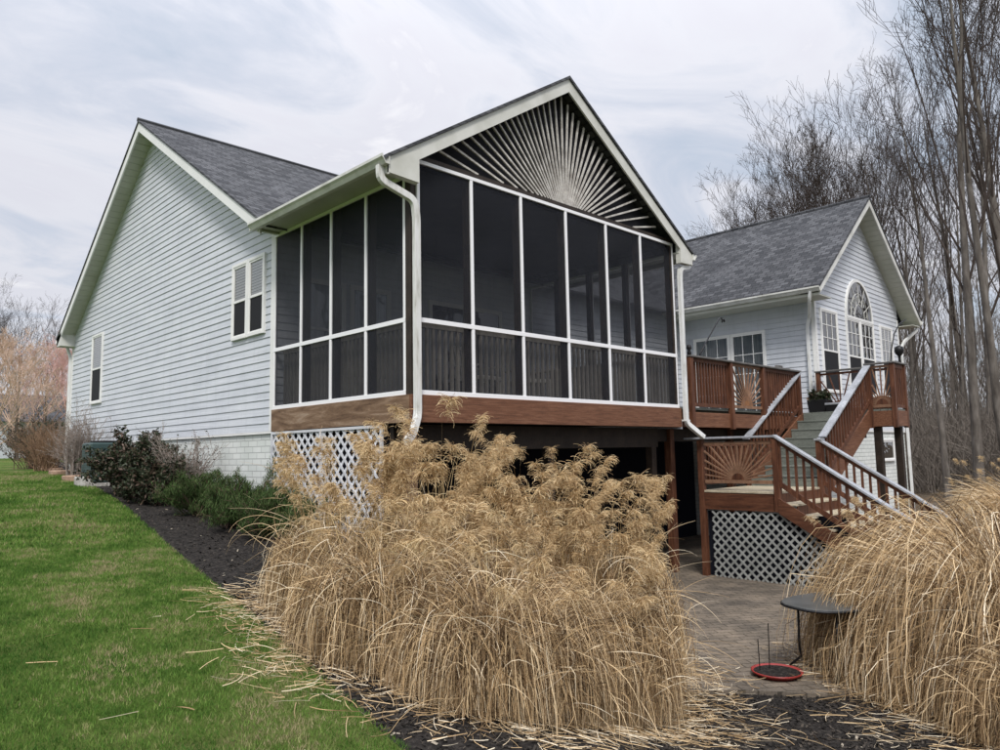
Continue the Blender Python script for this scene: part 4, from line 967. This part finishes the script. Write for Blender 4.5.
proto('far_a', 'bark', 'twig_far', seed=5, H=18, r0=.17, clear=.12, limbs=16, fine=1, minr=.010, lean=.05)
proto('far_b', 'bark', 'twig_far', seed=6, H=18, r0=.15, clear=.08, limbs=17, fine=1, minr=.010, lean=.06)
proto('pink', 'bark', 'twig_pink', seed=8, H=7, r0=.12, clear=.12, limbs=20, fine=5, minr=.007, lr1=(.5, .8), a1=(.4, .9))
proto('tan', 'bark', 'twig_tan', seed=9, H=6, r0=.1, clear=.08, limbs=22, fine=5, minr=.007, lr1=(.55, .85), a1=(.5, 1.1))
CX, CY = CAM.x, CAM.y
def at(px, dist):
    """ground point at a compass heading; px is only a convenient angular unit"""
    a = YAW-math.atan((px-500)/732.0); return CX+dist*math.cos(a), CY+dist*math.sin(a)
GW = 'bare trees in the woods beyond the house'
named = [('tall_a', 972, 30, 23, 'thick bare trunk leaning slightly, nearest of the woods at the right edge', .3),
         ('tall_b', 940, 36, 20, 'tall bare tree just right of the wing gable', 1.9),
         ('tall_c', 1003, 27, 21, 'tall bare tree cut by the right frame edge', 4.0),
         ('round_b', 806, 47, 17.5, 'broad bare crown rising over the wing roof ridge', .5),
         ('round_a', 856, 52, 20.0, 'bare crown between the rounded one and the tall woods', 2.6),
         ('round_a', 716, 52, 11.5, 'small bare tree left end of the woods, next to the porch roof', 4.4),
         ('tall_c', 905, 45, 18.5, 'slender bare tree behind the wing gable peak', 5.1),
         ('tall_b', 985, 44, 26, 'tallest bare tree at the upper right corner', .9),
         ('tall_a', 922, 55, 22, 'straight bare tree standing deep behind the gable', 3.1),
         ('tall_c', 880, 40, 19, 'bare tree whose top shows just above the gable rake', 1.2),
         ('round_b', 766, 57, 15.5, 'bare crown between the small tree and the broad crown', 1.5),
         ('round_b', 836, 58, 20, 'second broad bare crown behind the wing roof, right of the first', 3.9),
         ('round_b', 792, 62, 20.5, 'dense fan shaped bare crown standing deepest behind the wing roof ridge', 2.9),
         ('round_b', 748, 60, 14.5, 'low fan shaped bare crown just right of the porch roof end', .8),
         ('round_a', 884, 66, 20, 'bare crown deeper behind the gable peak', .1),
         ('round_a', 738, 66, 17, 'small bare crown between the porch roof end and the wing ridge', 2.2),
         ('tall_a', 1022, 36, 27, 'bare tree mostly outside the right frame edge', 2.2)]
for k_, px, ds, h, lb, ro in named:
    x, y = at(px, ds); tree(k_, x, y, h, lb, ro, GW)
g2 = random.Random(11); cnt = 0
for ds in (44, 53, 63, 75, 88):
    px = 868+g2.uniform(0, 20)
    while px < 1050:
        x, y = at(px, ds*g2.uniform(.94, 1.06))
        top = float(np.interp(px, [860, 900, 940, 1000, 1050], [170, 120, 75, 30, 20]))
        hh_ = ((445-top)/732*ds+2.3)*g2.uniform(.72, .98) if g2.random() < .34 else g2.uniform(8, 14)
        tree(g2.choice(['far_a', 'far_b']) if hh_ < 15 else g2.choice(['tall_a', 'tall_b', 'tall_c']), x, y, hh_, ('tall slim' if hh_ >= 15 else 'low thin')+' tree, '+{44: 'front', 53: 'second', 63: 'third', 75: 'fourth', 88: 'farthest'}[ds]+' row of the woods, '+('behind the wing gable' if px < 912 else 'just right of the wing' if px < 965 else 'near the right edge' if px < 1003 else 'past the right edge'), g2.uniform(0, 6.3), GW); cnt += 1
        px += g2.uniform(16, 33)
# brush and leaf litter at the foot of the woods
def brush(name, n, xyf, Lr, w0, m, label, k=5):
    xs, ys_ = xyf(n); a = nr.uniform(0, 2*np.pi, n); s = np.linspace(0, 1, k); th = nr.uniform(0, .6, n)[:, None]+nr.normal(.3, .5, n)[:, None]*s[None]
    ph = a[:, None]+np.cumsum(nr.normal(0, .3, (n, k)), 1); ds = (nr.uniform(*Lr, n)/(k-1))[:, None]
    d = np.stack([np.sin(th)*np.cos(ph)*ds, np.sin(th)*np.sin(ph)*ds, np.cos(th)*ds], -1); d[:, 0] = 0
    P = np.stack([xs, ys_, gz(xs, ys_)], -1)[:, None]+np.cumsum(d, 1)
    V, F = tubes_np(P, np.full((n, k), w0)*np.linspace(1, .5, k)[None], 3)
    return tag(np_mesh(name, V, F, m), label, 'brush', kind='stuff')
def woods_xy(n):
    px = nr.uniform(860, 1080, n); ds = nr.uniform(38, 95, n); a = YAW-np.arctan((px-500)/732.0); return CX+ds*np.cos(a), CY+ds*np.sin(a)
brush('undergrowth', 15000, woods_xy, (1.0, 5.5), .016, MT['twig_far'], 'brown tangled undergrowth filling the woods', k=6)
# left background
for k_, px, ds, h, lb, ro in (('tan', 18, 46, 5.6, 'pale tan budding tree at the left frame edge', .4), ('pink', 44, 50, 6.0, 'pink budding tree next to the far corner of the house', 1.1), ('pink', 66, 56, 6.6, 'pink budding tree half hidden by the house corner', 2.4),
                          ('tan', -12, 42, 5.2, 'tan budding tree cut by the left frame edge', 3.3)):
    x, y = at(px, ds); tree(k_, x, y, h, lb, ro, 'budding trees beyond the lawn', name='budding_tree', w_=1.15)
for k_, px, ds, h, lb, ro in (('round_a', 16, 84, 12.5, 'large bare tree far left behind the pink trees', .2), ('round_a', 62, 90, 12, 'bare tree beyond the house corner eave', 1.4), ('far_a', 40, 95, 11.5, 'thin bare tree between two larger ones far left', 2.0), ('round_a', -20, 80, 12, 'bare tree cut off at the far left frame edge', 3.0)):
    x, y = at(px, ds); tree(k_, x, y, h, lb, ro, 'bare trees far behind the lawn')

# ================================================================== SHRUBS
MT['leaf_dark'] = huem('dark_shrub_leaves', [(0, (.018, .028, .014)), (.6, (.045, .055, .03)), (.85, (.09, .06, .045)), (1, (.14, .10, .08))], .5)
MT['juniper'] = huem('juniper_needles', [(0, (.02, .04, .010)), (.6, (.05, .09, .025)), (1, (.10, .15, .05))], .8)
MT['stemgrey'] = mat('grey_shrub_stems', (.3, .25, .22), .9); MT['stembrown'] = mat('brown_shrub_stems', (.13, .085, .06), .9); MT['stemrust'] = mat('rust_shrub_stems', (.24, .15, .09), .9)
def shrub(name, label, x, y, R, H, stems, leafm, nleaf, stem_m, cat='shrub', leaf=.03, group=None, spread=.7, seed=0, minr=.003, leafdir=None):
    g = np.random.default_rng(seed+50); t = thing(name, label, cat, (x, y, gh(x, y)-.03), group); k = 7
    a = g.uniform(0, 2*np.pi, stems); th0 = g.uniform(.05, spread, stems); s = np.linspace(0, 1, k)
    pts = [np.stack([x+g.normal(0, R*.15, stems), y+g.normal(0, R*.15, stems), np.full(stems, gh(x, y)-.03)], -1)]
    d = np.stack([np.sin(th0)*np.cos(a)*R/H*1.3, np.sin(th0)*np.sin(a)*R/H*1.3, np.cos(th0)], -1); L_ = H*g.uniform(.7, 1.1, stems)
    for q in range(k-1):
        d = d+g.normal(0, .1, (stems, 3)); pts.append(pts[-1]+d*(L_/(k-1))[:, None])
    P1 = np.stack(pts, 1); R1 = np.linspace(.012, minr, k)[None]*np.ones((stems, 1))
    P2, R2_ = branch_level(P1, R1, 6, .2, .97, (.25, .5), (.3, .9), 4, .6, .2, g, .15, minr)
    P3, R3 = branch_level(P2, R2_, 4, .2, 1, (.4, .7), (.3, .9), 3, .7, .2, g, .15, minr)
    V = []; F = []; c = 0
    for v, f in (tubes_np(P1, R1, 4), tubes_np(P2, R2_, 3), tubes_np(P3, R3, 3)): V.append(v); F.append(f+c); c += len(v)
    np_mesh('stems', np.concatenate(V), np.concatenate(F), stem_m, t)
    if nleaf:
        Q = np.concatenate([P2.reshape(-1, 3), P3.reshape(-1, 3)]); i = g.integers(0, len(Q), nleaf); C = Q[i]+g.normal(0, leaf*.8, (nleaf, 3))
        C = C[C[:, 2] > gz(C[:, 0], C[:, 1])]; nleaf = len(C)
        U = g.normal(0, 1, (nleaf, 3)); U /= np.linalg.norm(U, axis=1, keepdims=True); W_ = np.cross(U, g.normal(0, 1, (nleaf, 3))); W_ /= np.linalg.norm(W_, axis=1, keepdims=True)
        if leafdir == 'up': U[:, 2] = np.abs(U[:, 2])+.8; U /= np.linalg.norm(U, axis=1, keepdims=True)
        l = (g.uniform(.6, 1.3, nleaf)*leaf)[:, None]; wq = l*(.45 if leafdir is None else .12)
        V = np.stack([C-U*l, C+W_*wq, C+U*l, C-W_*wq], 1).reshape(-1, 3)
        np_mesh('foliage', V, np.arange(4*nleaf).reshape(-1, 4), leafm, t, hue=np.repeat(g.random(nleaf), 4))
    return t
shrub('evergreen_shrub', 'dark leafy shrub against the white brick, tallest shrub in the bed', -.9, 7.2, 1.05, .88, 46, MT['leaf_dark'], 26000, MT['stembrown'], leaf=.036, seed=1)
shrub('evergreen_shrub', 'low dark spreading shrub in front of the tall dark one', -1.0, 5.7, .8, .60, 34, MT['leaf_dark'], 16000, MT['stembrown'], leaf=.034, seed=2)
shrub('twiggy_shrub', 'pale bare twiggy shrub between the dark shrubs and the junipers', -.62, 5.7, .6, 1.05, 34, MT['leaf_dark'], 900, MT['stemgrey'], leaf=.02, seed=3)
GJ = 'green junipers along the brick foundation'
for i, (x, y, R_j, H_j, lb) in enumerate(((-.85, 4.25, .55, .55, 'low green juniper farthest from the lattice, nearest the bare twiggy shrub'), (-.8, 3.1, .6, .62, 'middle green juniper of the three by the white brick'), (-.75, 2.0, .6, .62, 'green juniper nearest the straw grass, in front of the lattice'))):
    shrub('juniper', lb, x, y, R_j, H_j, 60, MT['juniper'], 34000, MT['stembrown'], leaf=.03, seed=10+i, group=GJ, leafdir='up', spread=.9)
shrub('bare_shrub', 'rusty brown bare shrub by the stepping stones', -.8, 14.0, .9, 1.15, 70, None, 0, MT['stemrust'], seed=20, spread=.6)
shrub('bare_shrub', 'grey brown twiggy shrub behind the stepping stones', -.7, 11.6, .7, 1.25, 60, None, 0, MT['stemgrey'], seed=21, spread=.5)
shrub('bare_shrub', 'darker brown shrub farthest along the bed edge', -.3, 17.5, 1.2, 1.3, 80, MT['leaf_dark'], 5000, MT['stembrown'], seed=22, spread=.7)
shrub('bare_shrub', 'dark hedge shrub past the far house corner', .8, 21.5, 1.3, 1.3, 80, MT['leaf_dark'], 5000, MT['stembrown'], seed=23, spread=.7)

# ================================================================== SMALL THINGS
# stepping stones
MT['stone'] = vary('red_brown_stone', [(.3, (.2, .12, .08)), (.6, (.36, .24, .17)), (.8, (.5, .42, .35))], ns=6, rough=.8, bumpd=.01)
MT['rock'] = vary('pale_rock', [(.3, (.28, .26, .24)), (.7, (.55, .53, .5))], ns=5, rough=.85, bumpd=.02)
sts = [(-1.05, 9.6, 'pale rock at the near end of the stone edging', .32, 'rock'), (-.98, 10.8, 'red brown edging stone next to the pale rock', .34, 'stone'), (-.85, 12.3, 'flat brown edging stone in the middle of the row', .36, 'stone'), (-.62, 14.0, 'flat brown edging stone by the rusty shrub', .36, 'stone'), (-.25, 16.4, 'farthest flat edging stone by the dark shrub', .4, 'stone')]
for i, (x, y, lb, r, m_) in enumerate(sts):
    n = 9; g = random.Random(i); pts = []
    for q in range(n): a = 2*math.pi*q/n; rr = r*g.uniform(.75, 1.1); pts.append((x+rr*math.cos(a)*.7, y+rr*math.sin(a)*1.1, gh(x, y)-.06))
    o = MB().prism(pts, (0, 0, .16 if m_ == 'stone' else .24)).build('edging_stone', MT[m_], bevel=.02); tag(o, lb, 'stone', 'edging stones along the bed')
# air conditioner
ac = thing('air_conditioner', 'dark green air conditioning unit against the far end of the brick wall', 'air conditioner', (-.75, 9.6, gh(-.7, 9.6)))
MT['acgreen'] = vary('dark_green_enamel', [(.3, (.025, .05, .05)), (.7, (.045, .08, .08))], ns=3, rough=.5)
z0 = gh(-.7, 9.6)
MB().box(-1.12, -.35, 9.25, 10.0, z0-.1, z0+.04).build('pad', MT['rock'], ac)
MB().box(-1.06, -.41, 9.3, 9.95, z0+.04, z0+.86).build('casing', MT['acgreen'], ac, bevel=.03)
lv = MB()
for i in range(14): z = z0+.12+i*.048; lv.box(-1.07, -1.06, 9.36, 9.89, z, z+.02); lv.box(-1.0, -.47, 9.288, 9.3, z, z+.02)
lv.build('louvres', MT['acgreen'], ac)
MB().tube([(-.735, 9.62, z0+.86), (-.735, 9.62, z0+.90)], .26, 20).build('fan_guard', MT['metal_dark'], ac)
# patio table
MT['tabletop'] = vary('grey_table_top', [(.3, (.05, .055, .055)), (.7, (.085, .09, .09))], ns=4, rough=.35)
tb = thing('patio_table', 'grey patio table with a thin dark frame, half hidden by the straw mound', 'table', (2.5, -4.15, -3.05))
tc = Vector((2.5, -4.15, -2.36)); n = 28; ring = []
for q in range(n):
    a = 2*math.pi*q/n; c, s_ = math.cos(a), math.sin(a); sgn = lambda v: math.copysign(abs(v)**.75, v)
    lx, ly = .78*sgn(c), .42*sgn(s_); ro = -.35
    ring.append(tc+Vector((lx*math.cos(ro)-ly*math.sin(ro), lx*math.sin(ro)+ly*math.cos(ro), 0)))
MB().prism(ring, (0, 0, .02)).build('table_top', MT['tabletop'], tb, bevel=.004)
fr = MB(); fr.tube(ring+[ring[0]], .012, 6, caps=False); fr.build('rim', MT['metal_dark'], tb, smooth=True)
def leg(lx, ly):
    ro = -.35; p = lambda a, b, z: tc+Vector((a*math.cos(ro)-b*math.sin(ro), a*math.sin(ro)+b*math.cos(ro), z))
    MB().tube([p(lx*.8, ly*.8, -.01), p(lx*.82, ly*.82, -.45), p(lx*.8, ly*.8, -.55), p(lx*1.05, ly*1.1, -.69)], .012, 6).build('leg', MT['metal_dark'], tb, smooth=True)
for lx, ly in ((-.6, .3), (-.6, -.3), (.6, .3), (.6, -.3)): leg(lx, ly)
MB().tube([tc+Vector((-.5, .0, -.42)), tc+Vector((.45, .1, -.42))], .009, 6).build('stretcher', MT['metal_dark'], tb)
# red rimmed bowl sunk in the patio edge
MT['redrim'] = vary('red_glaze', [(.3, (.20, .02, .016)), (.7, (.36, .04, .035))], ns=5, rough=.35)
fb_ = thing('red_bowl', 'shallow red rimmed bowl on the paving below the table', 'bowl', (1.78, -3.66, -3.05))
def lathe(prof, c, n=28):
    mb = MB(); k = len(prof)
    for i in range(n):
        a = 2*math.pi*i/n
        for r_, z in prof: mb.v.append((c[0]+r_*math.cos(a), c[1]+r_*math.sin(a), c[2]+z))
    for i in range(n):
        for j in range(k-1): mb.f.append((i*k+j, ((i+1) % n)*k+j, ((i+1) % n)*k+j+1, i*k+j+1))
    return mb
lathe([(.0, .0), (.19, .0), (.235, .055), (.25, .055), (.25, .045), (.215, .02), (.0, .008)][::-1], (1.78, -3.66, -3.05)).build('bowl', MT['redrim'], fb_, smooth=True)
lathe([(.0, .042), (.226, .042)], (1.78, -3.66, -3.05)).build('soil', MT['mulch'], fb_)
tag(MB().tube([(1.70, -3.52, -3.0), (1.69, -3.52, -2.70)], .005, 6).build('garden_stake', MT['metal_dark']), 'shorter thin dark stake standing in the red bowl', 'stake', 'stakes in the red bowl')
tag(MB().tube([(1.83, -3.56, -3.0), (1.83, -3.57, -2.56)], .005, 6).build('garden_stake', MT['metal_dark']), 'taller thin dark stake standing in the red bowl', 'stake', 'stakes in the red bowl')
# hanger poles on the deck rail
tag(MB().tube([(6.95, .1, .95), (7.25, .12, 1.25), (7.9, .14, 1.85), (7.98, .14, 1.88), (8.02, .14, 1.82), (8.0, .14, 1.78)], .014, 6).tube([(8.02, .14, 1.83), (8.08, .14, 1.85), (8.1, .14, 1.8)], .02, 6).build('hanger_pole', MT['metal_dark'], smooth=True), 'straight dark hanger pole slanting up from the deck rail before the sliding door', 'hanger pole')
hk = thing('plant_hook', 'curved dark plant hook with a round finial on the deck corner post', 'plant hook', (XD, YD, .98))
MB().tube([(XT+.1, YD+.05, .98), (XT+.12, YD+.02, 1.25), (XT+.3, YD+.0, 1.6), (XT+.6, YD-.03, 1.85), (XT+.95, YD-.05, 1.98)], .013, 6).build('arm', MT['metal_dark'], hk, smooth=True)
lathe([(.0, .0), (.03, .0), (.025, .1), (.03, .16), (.08, .22), (.095, .29), (.08, .36), (.0, .4)], (XD-.08, YD+.02, .985), 14).build('finial', MT['metal_dark'], hk, smooth=True)
tag(lathe([(.0, .0), (.035, .0), (.04, .05), (.025, .09), (.05, .13), (.035, .19), (0, .2)], (6.42, -.03, .965), 12).build('post_finial', MT['metal_dark'], smooth=True), 'small dark finial on the deck post beside the porch', 'finial')
tag(MB().box(9.9, 10.6, -.06, .03, .966, .985).box(10.0, 10.25, -.05, .02, .986, 1.03).build('rail_tray', MT['capdark'], bevel=.005), 'small dark tray lying on the deck rail', 'tray')
# planters at the head of the stairs
pl_ = thing('planter', 'black planter box with dark leaves at the head of the stairs', 'planter', (11.55, -.28, 0))
MB().prism([(11.35, -.48, .001), (11.35, -.10, .001), (11.35, -.06, .30), (11.35, -.52, .30)], (.34, 0, 0)).build('box', MT['metal_dark'], pl_, bevel=.01)
g = np.random.default_rng(3); n = 700; C = np.stack([g.uniform(11.36, 11.68, n), g.uniform(-.5, -.08, n), .3+np.abs(g.normal(0, .09, n))], -1); U = g.normal(0, 1, (n, 3))*.03; W_ = g.normal(0, 1, (n, 3))*.02
np_mesh('foliage', np.stack([C-U, C+W_, C+U, C-W_], 1).reshape(-1, 3), np.arange(4*n).reshape(-1, 4), MT['leaf_dark'], pl_, hue=np.repeat(g.random(n), 4))
p2 = thing('planter', 'low dark crate with a pale lid beside the planter at the stair head', 'planter', (11.4, -.78, 0))
MB().box(11.2, 11.55, -1.0, -.55, .001, .15).build('box', MT['metal_dark'], p2, bevel=.01); MB().box(11.18, 11.57, -1.02, -.53, .15, .20).build('lid', MT['cap'], p2, bevel=.01)
# white wicker chair inside the porch, seen dimly through the screen
MT['wicker'] = mat('pale_wicker', (.5, .48, .44), .7)
def chair(x, y, a, lb):
    t = thing('porch_chair', lb, 'chair', (x, y, -.02), 'chairs inside the porch'); t.rotation_euler = (0, 0, 0)
    ca, sa = math.cos(a), math.sin(a); R = lambda u, v, z: (x+u*ca-v*sa, y+u*sa+v*ca, z)
    MB().prism([R(-.28, -.28, .40), R(.28, -.28, .40), R(.28, .28, .40), R(-.28, .28, .40)], (0, 0, .07)).build('seat', MT['wicker'], t, bevel=.01)
    b = MB()
    for i in range(7): b.bar(R(-.26+i*.087, .27, .45), R(-.26+i*.087, .36, .98), .045, .02, (0, 1, 0))
    b.bar(R(-.3, .36, .98), R(.3, .36, .98), .03, .06); b.build('backrest', MT['wicker'], t)
    for u in (-.26, .26):
        for v in (-.25, .25): MB().bar(R(u, v, -.02), R(u, v, .42), .045, .045).build('leg', MT['wicker'], t)
        MB().bar(R(u*1.1, -.27, .64), R(u*1.1, .33, .64), .05, .025).build('armrest', MT['wicker'], t)
chair(2.6, 1.6, .2, 'pale slatted chair dimly seen behind the third front screen'); chair(3.7, 1.5, -.3, 'pale slatted chair dimly seen behind the fourth front screen')
# far neighbouring house behind the budding trees
x, y = at(8, 62); nh = thing('neighbour_house', 'small pale neighbour house far left at the edge of the lawn', 'house', (x, y, gh(x, y)))
z = gh(x, y)-.2
MB().box(x-4, x+3, y-3, y+4, z, z+2.6).build('wall', MT['siding'], nh)
MB().prism([(x-4.4, y-3.4, z+2.6), (x-4.4, y+4.4, z+2.6), (x-4.4, y+.5, z+4.6)], (7.8, 0, 0)).build('roof', MT['shingle'], nh)
for q in (-2.6, -.6, 1.4): MB().box(x+q, x+q+.9, y-3.03, y-3, z+.9, z+2.1).build('window', MT['glass'], nh)
x, y = at(58, 75); nh = thing('neighbour_house', 'grey roof of a far house just beyond the house corner', 'house', (x, y, gh(x, y)))
z = gh(x, y)-.2
MB().box(x-5, x+5, y-3, y+4, z, z+3.2).build('wall', MT['siding'], nh)
MB().prism([(x-5.4, y-3.4, z+3.2), (x-5.4, y+4.4, z+3.2), (x-5.4, y+.5, z+5.6)], (10.8, 0, 0)).build('roof', MT['shingle'], nh)
for q in (-3, 0, 2.5): MB().box(x+q, x+q+.9, y-3.03, y-3, z+1.2, z+2.4).build('window', MT['glass'], nh)
